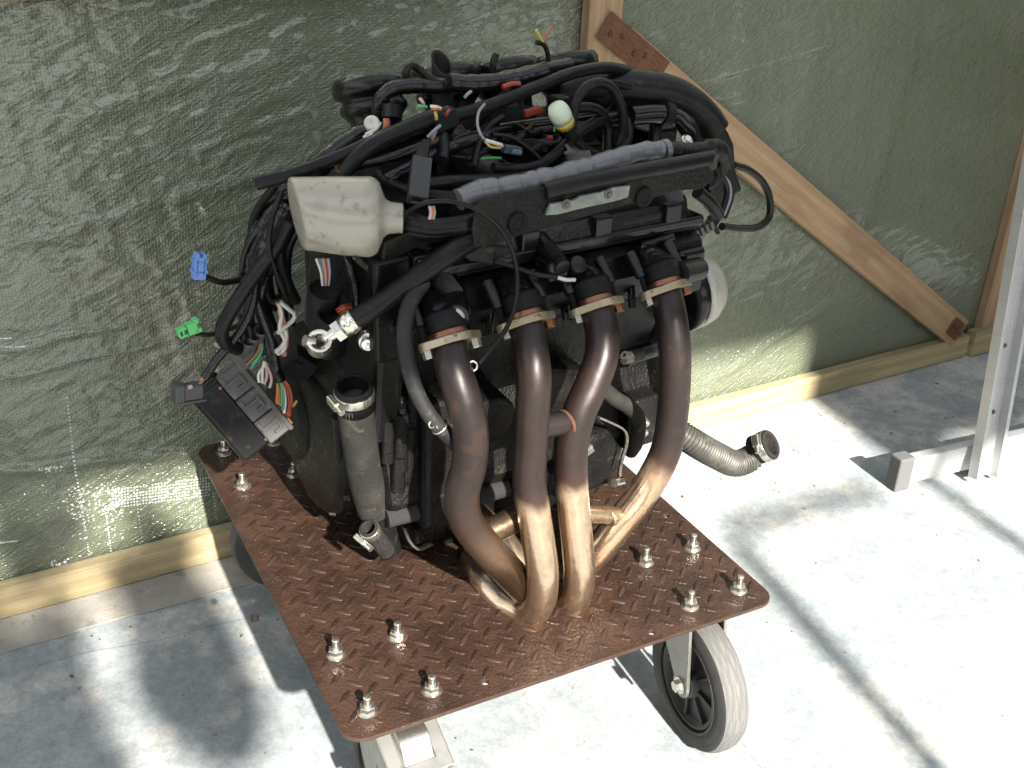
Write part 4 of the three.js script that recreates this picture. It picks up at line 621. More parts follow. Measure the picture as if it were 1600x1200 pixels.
// ======================================================= WIRING HARNESS
const harness = thing('wiring_harness', 'tangle of black taped cables, coloured wires and plugs draped over the engine', 'wiring', EPOS, TH);
{
  const T = (name, list, r, m, d0, o = {}) => obj(name, tube(px(list, d0), r, o), m, harness);
  const lump = (r, k = 60, a = 0.12) => (t) => r * (1 + a * (vn(t * k, 3, 256, 256, 12) - 0.5) * 2);
  // looms over the top
  T('taped_loom', [[592, 190, 0.0], [594, 160, 0.005], [606, 142, 0.01], [640, 134, 0.01], [690, 134, 0.01], [740, 130, 0.01], [790, 122, 0.01], [840, 110, 0.01], [890, 102, 0.0]], lump(0.0088), M.tape, 0, { uvs: 1 });
  T('taped_loom', [[700, 128, 0.02], [740, 131, 0.022], [800, 124, 0.022], [850, 112, 0.02]], lump(0.0105), M.tape);
  T('hose_cable', [[400, 287, 0.02], [470, 268, 0.04], [535, 243, 0.05], [600, 212, 0.05], [660, 187, 0.05], [688, 178, 0.05]], 0.0075, M.rubber);
  T('hose_cable', [[535, 272, 0.06], [570, 235, 0.065], [620, 208, 0.065], [680, 182, 0.06], [700, 178, 0.06]], 0.0092, M.rubber);
  T('hose_cable', [[690, 186, 0.05], [760, 166, 0.05], [840, 135, 0.04], [900, 113, 0.03], [945, 106, 0.02], [985, 112, 0.0]], 0.0078, M.rubber);
  T('hose_cable', [[560, 255, 0.05], [620, 240, 0.06], [690, 215, 0.06]], 0.008, M.tape);
  T('taped_loom', [[540, 260, 0.04], [600, 225, 0.045], [650, 205, 0.04], [700, 195, 0.03]], lump(0.011), M.tape);
  T('taped_loom', [[600, 280, 0.07], [650, 255, 0.07], [700, 230, 0.06], [760, 210, 0.05]], lump(0.009), M.tape);
  T('hook_wire', [[636, 130, 0.0], [634, 112, 0.0], [642, 102, 0.0], [655, 108, 0.0], [672, 122, 0.01], [690, 132, 0.015]], 0.0045, M.rubber);
  T('tab', [[770, 112, 0.0], [771, 96, 0.0], [776, 84, 0.0]], 0.006, M.rubber, 0, { sq: 0.5 });
  T('cut_wire', [[857, 105, 0.0], [856, 85, 0.0], [850, 70, 0.0], [838, 66, 0.0]], 0.003, M.rubber); T('cut_wire', [[850, 68, 0.0], [856, 50, 0.0], [862, 42, 0.0]], 0.002, WC.brown); T('cut_wire', [[848, 66, 0.0], [842, 55, 0.0], [838, 47, 0.0]], 0.002, WC.yellow);
  T('hose_cable', [[640, 290, 0.09], [700, 285, 0.1], [780, 282, 0.1], [840, 276, 0.1]], 0.0085, M.rubber);
  // grey wrapped loom along the front
  T('grey_taped_loom', [[716, 312, 0.135], [740, 302, 0.135], [790, 293, 0.135], [850, 281, 0.135], [900, 268, 0.135], [950, 253, 0.135], [1000, 238, 0.13], [1040, 235, 0.13]], lump(0.0128, 40, 0.16), M.greyTape, 0, { rad: 18 });
  T('black_sleeve', [[1030, 236, 0.13], [1060, 240, 0.13], [1095, 238, 0.13], [1118, 234, 0.13], [1127, 244, 0.13], [1124, 262, 0.125]], lump(0.0138, 20, 0.12), M.rubber, 0, { rad: 18 });
  T('cable', [[1118, 262, 0.135], [1121, 275, 0.14], [1112, 288, 0.14], [1104, 290, 0.14]], 0.006, M.rubber);
  T('cable', [[1118, 268, 0.10], [1130, 280, 0.10], [1136, 300, 0.10], [1128, 330, 0.11], [1116, 350, 0.12]], 0.0042, M.rubber); T('cable', [[1122, 272, 0.09], [1137, 285, 0.09], [1140, 305, 0.1], [1130, 335, 0.11]], 0.0035, WC.grey);
  T('cable', [[1090, 300, 0.13], [1108, 315, 0.13], [1122, 335, 0.125]], 0.009, M.rubber);
  T('looped_cable', [[1146, 258, 0.04], [1170, 266, 0.035], [1192, 285, 0.03], [1203, 312, 0.03], [1202, 338, 0.03], [1188, 353, 0.04], [1160, 357, 0.06], [1128, 354, 0.08]], 0.0055, M.rubber);
  obj('ribbed_clip', [0, 1, 2, 3].map((i) => { const a = P(1087 + i * 7.5, 365 - i * 4.5, 0.135); return rbox(0.0055, 0.014, 0.012, 0.0015).rotateZ(0.5).translate(a.x, a.y, a.z); }), M.plasticGrey, harness);
  T('tie', [[1108, 338, 0.13], [1116, 352, 0.135], [1122, 364, 0.135]], 0.003, M.plasticBlack);
  // loops in the middle
  T('cable', [[893, 214, 0.08], [894, 190, 0.08], [899, 162, 0.08], [912, 140, 0.08], [932, 129, 0.08], [953, 135, 0.08], [966, 155, 0.08], [973, 180, 0.08], [973, 202, 0.08], [967, 226, 0.08]], 0.0062, M.rubber);
  T('cable', [[898, 168, 0.06], [925, 168, 0.06], [942, 178, 0.06], [950, 200, 0.06], [951, 230, 0.07], [950, 245, 0.08]], 0.0062, M.rubber);
  T('cable', [[900, 218, 0.08], [915, 233, 0.08], [935, 243, 0.085], [955, 242, 0.085], [974, 230, 0.08], [983, 210, 0.075], [980, 192, 0.07], [968, 178, 0.06]], 0.0058, M.rubber);
  T('cable', [[893, 218, 0.08], [870, 238, 0.085], [845, 256, 0.09], [810, 264, 0.09], [770, 262, 0.09]], 0.0062, M.rubber);
  T('cable', [[896, 212, 0.07], [915, 200, 0.065], [940, 187, 0.06], [960, 182, 0.05]], 0.0075, M.rubber);
  T('cable', [[740, 262, 0.08], [748, 225, 0.06], [765, 195, 0.05], [785, 180, 0.05]], 0.005, M.rubber);
  T('cable', [[770, 210, 0.06], [800, 215, 0.07], [830, 235, 0.08], [845, 250, 0.085]], 0.0028, M.rubber);
  for (let i = 0; i < 4; i++) T('twisted_tie', [[884 + i * 3, 226 + i * 4, 0.09], [889 + i * 3, 236, 0.095], [882 + i * 4, 240 + i * 2, 0.095]], 0.0022, M.plasticGrey);
  // yellow and pale plug
  { const b = P(893, 216, 0.085), m = P(884, 196, 0.088), m2 = P(880, 188, 0.089), e = P(872, 172, 0.09); obj('plug_boot', cyl(b, m, 0.006, 0.0085), M.rubber, harness); obj('yellow_collar', latheAt([[0.0001, 0], [0.0115, 0], [0.0125, 0.006], [0.0125, 0.012], [0.0001, 0.012]], m, m2, 12), WC.yellow, harness); obj('pale_plug', latheAt([[0.0001, 0], [0.0125, 0], [0.0135, 0.008], [0.013, 0.016], [0.0105, 0.022], [0.0001, 0.024]], m2, e, 12), wire(0.46, 0.52, 0.4), harness); }
  // small black plug with white and yellow wires
  const box = (name, u, v, d, w, h, t, ang, m, tilt = 0) => { const a = P(u, v, d); return obj(name, rbox(w, h, t, 0.002).rotateY(tilt).rotateZ(ang).translate(a.x, a.y, a.z), m, harness); };
  T('wire', [[757, 163, 0.06], [748, 175, 0.07], [746, 195, 0.08], [752, 212, 0.09], [760, 220, 0.09], [786, 229, 0.09]], 0.0017, WC.grey); T('wire', [[758, 219, 0.09], [772, 223, 0.092], [784, 227, 0.092]], 0.0022, WC.white); T('wire', [[758, 221, 0.09], [766, 229, 0.092], [782, 231, 0.092]], 0.0015, WC.yellow);
  box('small_plug', 799, 234, 0.09, 0.024, 0.010, 0.012, -0.25, wire(0.02, 0.035, 0.05)); box('small_plug', 806, 237, 0.095, 0.014, 0.006, 0.01, -0.25, wire(0.06, 0.10, 0.14));
  T('wire', [[752, 248, 0.08], [765, 247, 0.08], [783, 247, 0.08]], 0.0016, WC.green); T('wire', [[866, 205, 0.08], [868, 195, 0.08], [869, 188, 0.08]], 0.0014, WC.green); T('wire', [[788, 257, 0.085], [805, 259, 0.085]], 0.0018, WC.grey);
  T('wire', [[855, 216, 0.07], [862, 215, 0.07]], 0.003, WC.red); T('red_wire', [[785, 136, 0.04], [800, 131, 0.04], [812, 131, 0.04]], 0.003, WC.red); box('red_tag', 832, 174, 0.04, 0.024, 0.009, 0.008, 0.15, WC.red);
  // spill of cut wire ends on the loom
  for (const [a, b, c] of [[[672, 166], [688, 169], 'white'], [[674, 170], [688, 171], 'orange'], [[652, 166], [666, 167], 'green'], [[668, 214], [688, 196], 'grey'], [[674, 216], [684, 198], 'blue'], [[697, 180], [702, 172], 'red'], [[726, 152], [736, 143], 'grey'], [[680, 175], [682, 186], 'yellow'], [[656, 154], [662, 162], 'pink'], [[676, 218], [681, 206], 'orange']]) T('wire', [[...a, 0.075], [(a[0] + b[0]) / 2, (a[1] + b[1]) / 2 - 1, 0.078], [...b, 0.075]], 0.0018, WC[c]);
  box('plug_socket', 692, 186, 0.06, 0.03, 0.02, 0.02, 0.3, M.plasticBlack);
  // white round connector with orange and white wires
  { const a = P(583, 197, 0.02); obj('white_socket', latheAt([[0.0001, 0], [0.009, 0], [0.009, 0.012], [0.006, 0.014], [0.0001, 0.010]], a, a.clone().add(V(-0.5, 0.5, 0.7)), 18), WC.white, harness); }
  for (const [u, c] of [[0, 'orange'], [3, 'orange'], [6, 'red']]) T('wire', [[601 + u, 186, 0.03], [601 + u, 197, 0.035], [596 + u, 208, 0.035]], 0.002, WC[c]);
  T('wire', [[572, 210, 0.05], [585, 204, 0.045], [594, 193, 0.03]], 0.0022, WC.white); T('wire', [[568, 215, 0.05], [582, 209, 0.05]], 0.002, WC.white); T('socket_body', [[613, 165, 0.02], [612, 185, 0.025]], 0.012, M.plasticBlack);
  obj('orange_tag', (() => { const a = P(532, 259, 0.05); return rbox(0.012, 0.012, 0.006, 0.002).rotateZ(0.4).translate(a.x, a.y, a.z); })(), mat({ color: L(0.35, 0.19, 0.04), roughness: 0.6 }), harness);
  // mesh sleeve lattice
  for (let i = 0; i < 6; i++) T('mesh_sleeve', [[545 + i * 7, 225 - i * 3, 0.0], [560 + i * 8, 210 - i * 2, 0.01], [575 + i * 6, 205 + i * 2, 0.01]], 0.0025, M.plasticBlack);
  // hanging square relay plug
  { const a = P(666, 222, 0.09), b = P(658, 252, 0.11), c = P(652, 312, 0.14); obj('relay_plug_neck', cyl(a, b, 0.006, 0.010, 4), M.plasticBlack, harness); const fr = frameY(b.clone().lerp(c, 0.5), b.clone().sub(c), V(1, 0, 0.25)), h = b.distanceTo(c); const s = new THREE.Shape(); const w = 0.0095, t = 0.0085; s.moveTo(-w, -t); s.lineTo(w, -t); s.lineTo(w, t); s.lineTo(-w, t); const ho = new THREE.Path(); ho.moveTo(-w + 0.003, -t + 0.003); ho.lineTo(-w + 0.003, t - 0.003); ho.lineTo(w - 0.003, t - 0.003); ho.lineTo(w - 0.003, -t + 0.003); s.holes.push(ho);
    obj('relay_plug', [metricUV(new THREE.ExtrudeGeometry(s, { depth: h, bevelEnabled: true, bevelSize: 0.001, bevelThickness: 0.001, bevelSegments: 1 }).rotateX(-Math.PI / 2).translate(0, -h / 2, 0).applyMatrix4(fr)), rbox(0.0165, h * 0.5, 0.0145, 0.001).translate(0, h * 0.22, 0).applyMatrix4(fr)], mat({ color: L(0.016, 0.0165, 0.017), roughness: 0.45 }), harness); }
  // small plug beside it
  T('plug_pair', [[690, 250, 0.08], [692, 232, 0.07], [690, 210, 0.06]], 0.008, M.plasticBlack); 
  // cables round the bottle neck
  for (const [dy, r] of [[0, 0.0085], [13, 0.0085], [24, 0.0075]]) T('hose_cable', [[612, 328 + dy, 0.105], [640, 342 + dy * 0.8, 0.125], [680, 352 + dy * 0.6, 0.14], [730, 345 + dy * 0.5, 0.15], [760, 335 + dy * 0.4, 0.15]], r, M.rubber);
  T('hose_cable', [[590, 268, 0.06], [610, 285, 0.075], [650, 300, 0.1], [720, 308, 0.13]], 0.006, M.rubber);
  for (const [dx, c] of [[0, 'orange'], [3, 'grey'], [-3, 'pink']]) T('wire', [[674 + dx, 322, 0.165], [676 + dx, 332, 0.167], [674 + dx, 342, 0.166]], 0.0016, WC[c]);
  T('thin_cable', [[625, 352, 0.13], [640, 330, 0.15], [668, 316, 0.17], [705, 315, 0.18], [745, 328, 0.185], [780, 355, 0.19], [800, 390, 0.195], [808, 430, 0.2], [805, 475, 0.21], [790, 515, 0.225], [765, 548, 0.232], [748, 568, 0.236]], 0.0026, M.rubber);
  obj('ring_terminal', ring(0.0052, 0.0014, P(738, 572, 0.238), V(-0.3, 0.3, 0.9)), M.zinc, harness);
  T('thin_cable', [[772, 408, 0.17], [800, 416, 0.175], [835, 428, 0.18], [870, 433, 0.185]], 0.0032, M.rubber); T('wire', [[870, 433, 0.185], [884, 437, 0.187], [898, 437, 0.187]], 0.0024, WC.white);
  // bundle falling down the left side
  T('taped_loom', [[600, 200, 0.0], [545, 222, 0.0], [500, 258, 0.0], [450, 300, -0.01], [420, 345, -0.02], [402, 395, -0.03], [396, 450, -0.04], [404, 500, -0.045], [418, 545, -0.05]], lump(0.0125, 60, 0.15), M.tape, 0, { rad: 14 });
  T('taped_loom', [[455, 320, 0.0], [430, 360, -0.005], [408, 410, -0.015], [398, 455, -0.03], [400, 500, -0.04]], lump(0.0125), M.tape);
  T('taped_loom', [[410, 330, -0.03], [390, 400, -0.035], [388, 440, -0.04], [385, 480, -0.045], [380, 520, -0.05]], lump(0.009), M.tape);
  T('hose_cable', [[452, 345, 0.02], [432, 385, 0.015], [405, 420, 0.01], [380, 455, 0.005], [358, 490, 0.0], [346, 518, -0.005], [352, 535, -0.01], [372, 545, -0.02]], 0.0085, M.rubber);
  T('hose_cable', [[440, 300, 0.02], [424, 345, 0.02], [420, 385, 0.02], [430, 420, 0.015], [445, 460, 0.0]], 0.0035, M.rubber);
  T('hose_cable', [[446, 330, 0.0], [438, 400, -0.005], [450, 445, -0.01], [462, 470, -0.02]], 0.007, M.rubber);
  T('hose_cable', [[470, 300, -0.02], [455, 350, -0.03], [430, 400, -0.03], [415, 440, -0.04], [424, 470, -0.04], [455, 462, -0.03]], 0.008, M.rubber);
  T('taped_loom', [[415, 430, -0.02], [405, 475, -0.02], [418, 520, -0.02], [425, 560, -0.02], [437, 592, -0.03]], lump(0.007), M.tape);
  T('taped_loom', [[398, 460, -0.01], [412, 500, -0.01], [425, 535, -0.01], [432, 575, -0.015]], lump(0.0055), M.tape);
  T('taped_loom', [[400, 430, -0.01], [396, 470, -0.005], [383, 505, -0.005], [362, 535, -0.01], [340, 560, -0.015], [320, 590, -0.02]], lump(0.0055), M.tape);
  T('wire', [[321, 588, -0.02], [314, 598, -0.018], [302, 610, -0.016]], 0.0022, WC.brown); T('wire', [[318, 588, -0.02], [312, 600, -0.018], [298, 607, -0.016]], 0.0016, WC.yellow); T('wire', [[300, 604, -0.014], [293, 606, -0.014]], 0.0025, WC.pink);
  { const a = P(294, 612, -0.02); obj('loose_plug', [rbox(0.034, 0.020, 0.016, 0.003).rotateZ(-0.1).translate(a.x, a.y, a.z), rbox(0.012, 0.026, 0.018, 0.002).rotateZ(-0.1).translate(a.x - 0.012, a.y + 0.001, a.z), rbox(0.036, 0.003, 0.020, 0.001).rotateZ(-0.1).translate(a.x, a.y - 0.010, a.z)], mat({ color: L(0.045, 0.042, 0.045), roughness: 0.5 }), harness); }
  // blue plug
  T('cable', [[322, 433, -0.02], [345, 441, -0.022], [370, 438, -0.028], [395, 428, -0.03]], 0.0036, M.rubber);
  { const a = P(311, 418, -0.02), m = wire(0.09, 0.2, 0.5), g = []; for (const [x, y, w, h] of [[0, 0, 0.014, 0.026], [-0.004, 0.004, 0.004, 0.028], [0.004, 0.004, 0.004, 0.026], [0.0, -0.004, 0.018, 0.004], [0, 0.008, 0.017, 0.003]]) g.push(rbox(w, h, 0.012, 0.001).translate(x, y, 0)); obj('blue_plug', merge(g).rotateZ(-0.16).translate(a.x, a.y, a.z), m, harness); }
  // green plug
  T('cable', [[305, 521, -0.03], [325, 523, -0.03], [350, 517, -0.03], [385, 503, -0.03]], 0.003, M.rubber); T('wire', [[302, 519, -0.03], [312, 522, -0.03], [320, 523, -0.03]], 0.0018, WC.yellow);
  { const a = P(292, 515, -0.03), m = wire(0.08, 0.42, 0.13), g = []; for (const [x, y, w, h] of [[0.006, 0, 0.012, 0.014], [0.012, 0.007, 0.006, 0.006], [0.012, -0.005, 0.008, 0.005], [-0.006, 0.004, 0.010, 0.003], [-0.006, -0.005, 0.010, 0.003], [-0.0055, 0, 0.0025, 0.01], [-0.0105, 0, 0.0025, 0.011]]) g.push(rbox(w, h, 0.010, 0.0008).translate(x, y, 0)); obj('green_plug', merge(g).rotateZ(0.2).translate(a.x, a.y, a.z), m, harness); }
  // grey bullet sockets
  { const list = [[378, 552, 388, 532], [388, 545, 397, 524], [404, 532, 408, 515]]; for (const [u, v, u2, v2] of list) { const a = P(u, v, -0.04), b = P(u2, v2, -0.02); obj('grey_socket', bored(a, b, 0.0085, 0.006, 0.014, 20), M.plasticGrey, harness); } const a = P(384, 560, -0.04); obj('socket_block', rbox(0.03, 0.018, 0.018, 0.003).rotateZ(0.5).translate(a.x, a.y, a.z), M.plasticGrey, harness); const b0 = P(356, 548, -0.03), b1 = P(372, 556, -0.035); obj('grey_socket', cyl(b0, b1, 0.006, 0.009), M.plasticGrey, harness); T('lead', [[380, 492, -0.02], [380, 512, -0.018], [380, 530, -0.02]], 0.0042, M.rubber); T('lead', [[384, 500, -0.02], [390, 515, -0.018], [391, 526, -0.02]], 0.0042, M.rubber); }
  // white and brown wires
  for (const [c, r, l] of [['white', 0.0028, [[438, 472], [450, 482], [461, 492], [458, 500], [446, 510], [433, 521]]], ['white', 0.0026, [[434, 474], [440, 490], [437, 515], [444, 528], [446, 540], [437, 553], [431, 548]]], ['white', 0.0028, [[446, 515], [447, 528], [440, 542], [431, 549]]], ['brown', 0.0022, [[432, 472], [440, 490], [448, 515], [448, 540], [441, 556]]], ['pink', 0.0018, [[434, 472], [439, 500], [446, 535], [445, 556]]]]) T('wire', l.map((q) => [...q, 0.0]), r, WC[c]);
  // wires to the control unit plugs
  const W3 = [['brown', [[407, 522], [405, 545], [393, 562], [384, 570]]], ['teal', [[412, 528], [409, 548], [400, 565], [391, 576]]], ['green', [[410, 532], [408, 550], [400, 562], [393, 570]]],
    ['pink', [[414, 564], [417, 580], [416, 592], [413, 600]]], ['white', [[413, 564], [410, 580], [410, 598]]], ['pink', [[415, 566], [422, 582], [424, 596], [421, 606]]], ['white', [[414, 570], [404, 585], [405, 597]]],
    ['orange', [[432, 590], [434, 605], [433, 622], [433, 630]]], ['green', [[437, 592], [440, 606], [440, 625], [439, 634]]], ['white', [[437, 592], [444, 612], [446, 630], [444, 645]]], ['red', [[440, 596], [449, 612], [452, 630], [449, 648]]], ['red', [[441, 594], [451, 610], [454, 630], [452, 650]]], ['orange', [[439, 590], [450, 602], [455, 620], [455, 632]]], ['brown', [[432, 590], [436, 612], [436, 632]]], ['teal', [[436, 590], [442, 606], [443, 625], [442, 640]]]];
  for (const [c, l] of W3) T('wire', l.map((q) => [...q, -0.03]), 0.0019, WC[c]);
  // flat black fuse box lid and its clip
  { const fr = frame(P(466, 572, -0.06), P(488, 582, -0.06).sub(P(448, 558, -0.06)), V(0, 1, 0.4)); obj('fuse_box', [rbox(0.042, 0.042, 0.016, 0.003).applyMatrix4(fr), rbox(0.046, 0.004, 0.02, 0.001).translate(0, 0.02, 0).applyMatrix4(fr), rbox(0.012, 0.008, 0.003, 0.001).translate(-0.01, 0.008, 0.009).applyMatrix4(fr)], M.plasticBlack, harness); T('metal_clip', [[452, 632, -0.05], [458, 634, -0.05], [464, 626, -0.05]], 0.002, WC.yellow, 0); }
  // wire bundle entering the plugs on the engine's left
  const rr = rng(31), cs = ['white', 'brown', 'blue', 'grey', 'yellow', 'pink', 'red', 'orange', 'white', 'blue'];
  cs.forEach((c, i) => T('wire', [[494 + i * 2.2, 404, 0.07], [500 + i * 1.6 + rr() * 2, 425, 0.075], [504 + i * 1.1, 446, 0.073]], 0.0014, WC[c]));
  ['red', 'orange', 'red', 'brown', 'pink', 'red'].forEach((c, i) => T('wire', [[526 + i * 2, 484 + i * 2.5, 0.088], [536 + i, 478 + i * 3, 0.094], [548, 476 + i * 4, 0.09]], 0.0018, WC[c]));
  T('cable', [[540, 395, 0.075], [548, 420, 0.085], [555, 450, 0.085], [556, 475, 0.085]], 0.0052, M.tape);
}
{ // thin leads lost in the tangle
  const r = rng(909);
  for (let i = 0; i < 16; i++) {
    const u0 = 610 + r() * 290, v0 = 215 + r() * 55 - (u0 - 600) * 0.12, n = 4, l = []; let u = u0, v = v0; const a = (r() - 0.35) * 1.6;
    for (let k = 0; k < n; k++) { l.push([u, v, 0.0 + 0.07 * r()]); u += Math.cos(a) * (25 + r() * 20); v += Math.sin(-a) * (18 + r() * 12) + (r() - 0.5) * 22; }
    obj(i % 3 ? 'lead' : 'taped_loom', tube(px(l), i % 3 ? 0.0022 + r() * 0.0025 : 0.004 + r() * 0.002, { rad: 10 }), i % 4 ? M.rubber : M.tape, harness);
  }
  for (let i = 0; i < 10; i++) { const u = 385 + r() * 70, v = 330 + r() * 60; obj('taped_loom', tube(px([[u + 35, v - 55, -0.02 + 0.03 * r()], [u, v, -0.03], [u - 12 + r() * 14, v + 60, -0.04], [u - 4 + r() * 22, v + 125, -0.045]]), 0.003 + r() * 0.004, { rad: 10 }), i % 2 ? M.tape : M.rubber, harness); }
}
{ // ---- control unit hanging from the loom
  const u = thing('control_unit', 'flat glossy black engine control box hanging beside the engine with three grey plugs', 'control box', EPOS, TH);
  const O = P(341, 588, -0.085), nn = V(-0.2, 0.3, 0.93).normalize(), cl = V(CAM.dot(EX), CAM.y, CAM.dot(EZ)), onP = (u, v) => { const e = P(u, v, 0).sub(cl); return cl.clone().addScaledVector(e, O.clone().sub(cl).dot(nn) / e.dot(nn)); }, A = onP(427, 691), Bq = onP(305, 630);
  const fr = frame(O, A.clone().sub(O), Bq.clone().sub(O)), lx = O.distanceTo(A), ly = O.distanceTo(Bq) * 1.02;
  const z = new THREE.Vector3(); fr.extractBasis(new THREE.Vector3(), new THREE.Vector3(), z); const s = z.z > 0 ? 1 : -1;
  const put = (g) => g.applyMatrix4(fr);
  obj('case', metricUV(put(rbox(lx, ly, 0.026, 0.008).translate(lx / 2, ly / 2, -s * 0.014))), M.ecu, u);
  obj('base_plate', put(rbox(lx + 0.004, ly + 0.002, 0.003, 0.001).translate(lx / 2, ly / 2, -s * 0.030)), M.satin, u);
  for (const [a, b] of [[0.12, 0.16], [0.92, 0.1]]) { const g = put(lathe([[0.0001, 0], [0.0028, 0], [0.0022, 0.0012], [0.0001, 0.0014]], 12).rotateX(s * Math.PI / 2).translate(lx * a, ly * b, -s * 0.001)); obj('rivet', g, M.copper, u); }
  for (let i = 0; i < 3; i++) {
    const cx = lx * (0.17 + i * 0.33), g = [];
    const p = new THREE.Group(); p.name = 'grey_plug'; u.add(p);
    obj('plug_body', metricUV(put(rbox(0.036, 0.034, 0.026, 0.003).translate(cx, -0.013, -s * 0.006))), M.plasticGrey, p);
    obj('plug_latch', [put(rbox(0.004, 0.024, 0.004, 0.001).translate(cx - 0.004, -0.010, s * 0.0085)), put(rbox(0.016, 0.004, 0.004, 0.001).translate(cx, -0.021, s * 0.0085)), put(rbox(0.004, 0.012, 0.004, 0.001).translate(cx + 0.008, -0.016, s * 0.0085)), put(rbox(0.010, 0.005, 0.002, 0.0008).translate(cx - 0.01, 0.0, s * 0.0075))], M.plasticGrey, p);
    obj('plug_shoulder', [put(rbox(0.039, 0.007, 0.029, 0.002).translate(cx, -0.029, -s * 0.006))], M.plasticGrey, p);
    obj('wire_seal', put(rbox(0.030, 0.003, 0.016, 0.001).translate(cx, -0.0335, -s * 0.006)), i === 2 ? WC.orange : M.plasticGrey, p);
  }
}
{ // ---- cut plastic bottle used as a reservoir, lying over the harness
  const b = thing('plastic_bottle', 'dirty translucent white plastic bottle lying on its side with crushed mouthless end', 'bottle', EPOS, TH);
  const a = P(462, 335, 0.075), e = P(630, 341, 0.13), ax = e.clone().sub(a), len = ax.length();
  const prof = [[0.0001, 0.0], [0.020, 0.0], [0.036, 0.0005], [0.0405, 0.003], [0.0412, 0.009], [0.0415, 0.02], [0.0425, 0.06], [0.043, len * 0.62], [0.043, len * 0.70], [0.038, len * 0.765], [0.029, len * 0.80], [0.021, len * 0.83], [0.0175, len * 0.88], [0.0165, len * 0.96], [0.015, len], [0.0001, len]];
  const pts = new THREE.SplineCurve(prof.map(([r, y]) => new THREE.Vector2(r, y))).getPoints(90).map((p) => [Math.max(0.0001, p.x), p.y]);
  const g = lathe(pts, 72), p = g.attributes.position;
  for (let i = 0; i < p.count; i++) { // crushed end: the base is squeezed to a slanted edge, dents in the wall
    let x = p.getX(i), y = p.getY(i), zz = p.getZ(i); const t = y / len, k = sm(0.42, 0.0, t);
    const ang = Math.atan2(zz, x);
    zz *= 1 - 0.12 * k; x *= 1 + 0.04 * k;
    const dent = 0.006 * Math.exp(-(((ang - 1.2) / 0.35) ** 2)) * sm(0.5, 0.15, t) + 0.003 * Math.exp(-(((ang - 0.3) / 0.3) ** 2 + ((t - 0.55) / 0.12) ** 2));
    const r = Math.hypot(x, zz) || 1; x *= 1 - dent / 0.044; zz *= 1 - dent / 0.044;
    y += k * zz * 0.35;
    p.setXYZ(i, x, y, zz);
  }
  g.computeVertexNormals();
  obj('shell', along(metricUV(g), a, e), M.bottle, b);
}
// ======================================================= HOSES
function hose(name, label) { return thing(name, label, 'hose', EPOS, TH); }
function wormClamp(c, ax, R, side, parent) { // band with a screw housing
  const g = along(lathe([[R, -0.0055], [R + 0.0012, -0.0055], [R + 0.0012, 0.0055], [R, 0.0055]], 40), c, c.clone().add(ax));
  const k = obj('hose_clamp', g, M.zinc, parent);
  const o = side.clone().addScaledVector(ax, -side.dot(ax)).normalize(), t = ax.clone().cross(o).normalize(), q = c.clone().addScaledVector(o, R + 0.005);
  obj('clamp_housing', rbox(0.020, 0.012, 0.008, 0.002).applyMatrix4(frame(q, t, ax)), M.zinc, k);
  obj('clamp_screw', cyl(q.clone().addScaledVector(t, 0.008), q.clone().addScaledVector(t, 0.02), 0.0042, 0.0042, 6), M.zinc, k);
}
{
  const h = hose('radiator_hose', 'thick dusty black rubber hose standing open ended with a metal clamp at its top');
  const a = P(552, 602, 0.125), b = P(555, 640, 0.118), pts = [b, P(562, 690, 0.105), P(572, 750, 0.088), P(584, 796, 0.075)];
  obj('hose_body', tube([a.clone().lerp(b, 0.6), ...pts.slice(1)], 0.0212, { rad: 32 }), M.rubberDusty, h);
  const ax = a.clone().sub(pts[1]).normalize();
  obj('hose_mouth', bored(a.clone().addScaledVector(ax, -0.035), a, 0.0222, 0.0165, 0.045, 36), M.rubber, h);
  wormClamp(a.clone().addScaledVector(ax, -0.013), ax, 0.0224, V(-0.75, 0.2, 0.1), h);
  obj('ribbed_sleeve', tube(px([[577, 775, 0.082], [590, 805, 0.076], [603, 835, 0.07], [612, 858, 0.066]]), (t) => 0.0185 - 0.005 * t, { rad: 26 }), M.rubber, h);
  for (let i = 0; i < 9; i++) { const an = i / 9 * 6.283; const s = px([[577, 778, 0.082], [590, 805, 0.076], [603, 835, 0.07]]); obj('sleeve_rib', tube(s.map((q, k) => q.clone().add(V(Math.cos(an), 0.1, Math.sin(an)).multiplyScalar(0.0185 - 0.002 * k))), 0.0018, { rad: 6 }), M.rubber, h); }
}
{
  const h = hose('stub_hose', 'short thin dusty rubber hose with clamp, lying by the foot of the engine');
  const a = P(575, 824, 0.105), b = P(606, 864, 0.088), ax = a.clone().sub(b).normalize();
  obj('hose_body', bored(b, a, 0.0118, 0.0075, 0.03), M.rubberDusty, h);
  wormClamp(a.clone().addScaledVector(ax, -0.009), ax, 0.0122, V(-1, -0.2, 0.2), h);
  obj('torn_end', [latheAt([[0.0001, -0.006], [0.010, -0.004], [0.0122, 0.003], [0.0118, 0.008]], b, a, 18)], M.rubber, h);
}
{
  const h = hose('braided_hose', 'black braided coolant hose running behind the lower exhaust pipes');
  obj('hose_body', tube(px([[604, 810, 0.10], [640, 801, 0.105], [690, 789, 0.105], [740, 776, 0.105], [790, 762, 0.10]]), 0.0125, { rad: 20, uvs: 1.0001 }), M.braid, h);
}
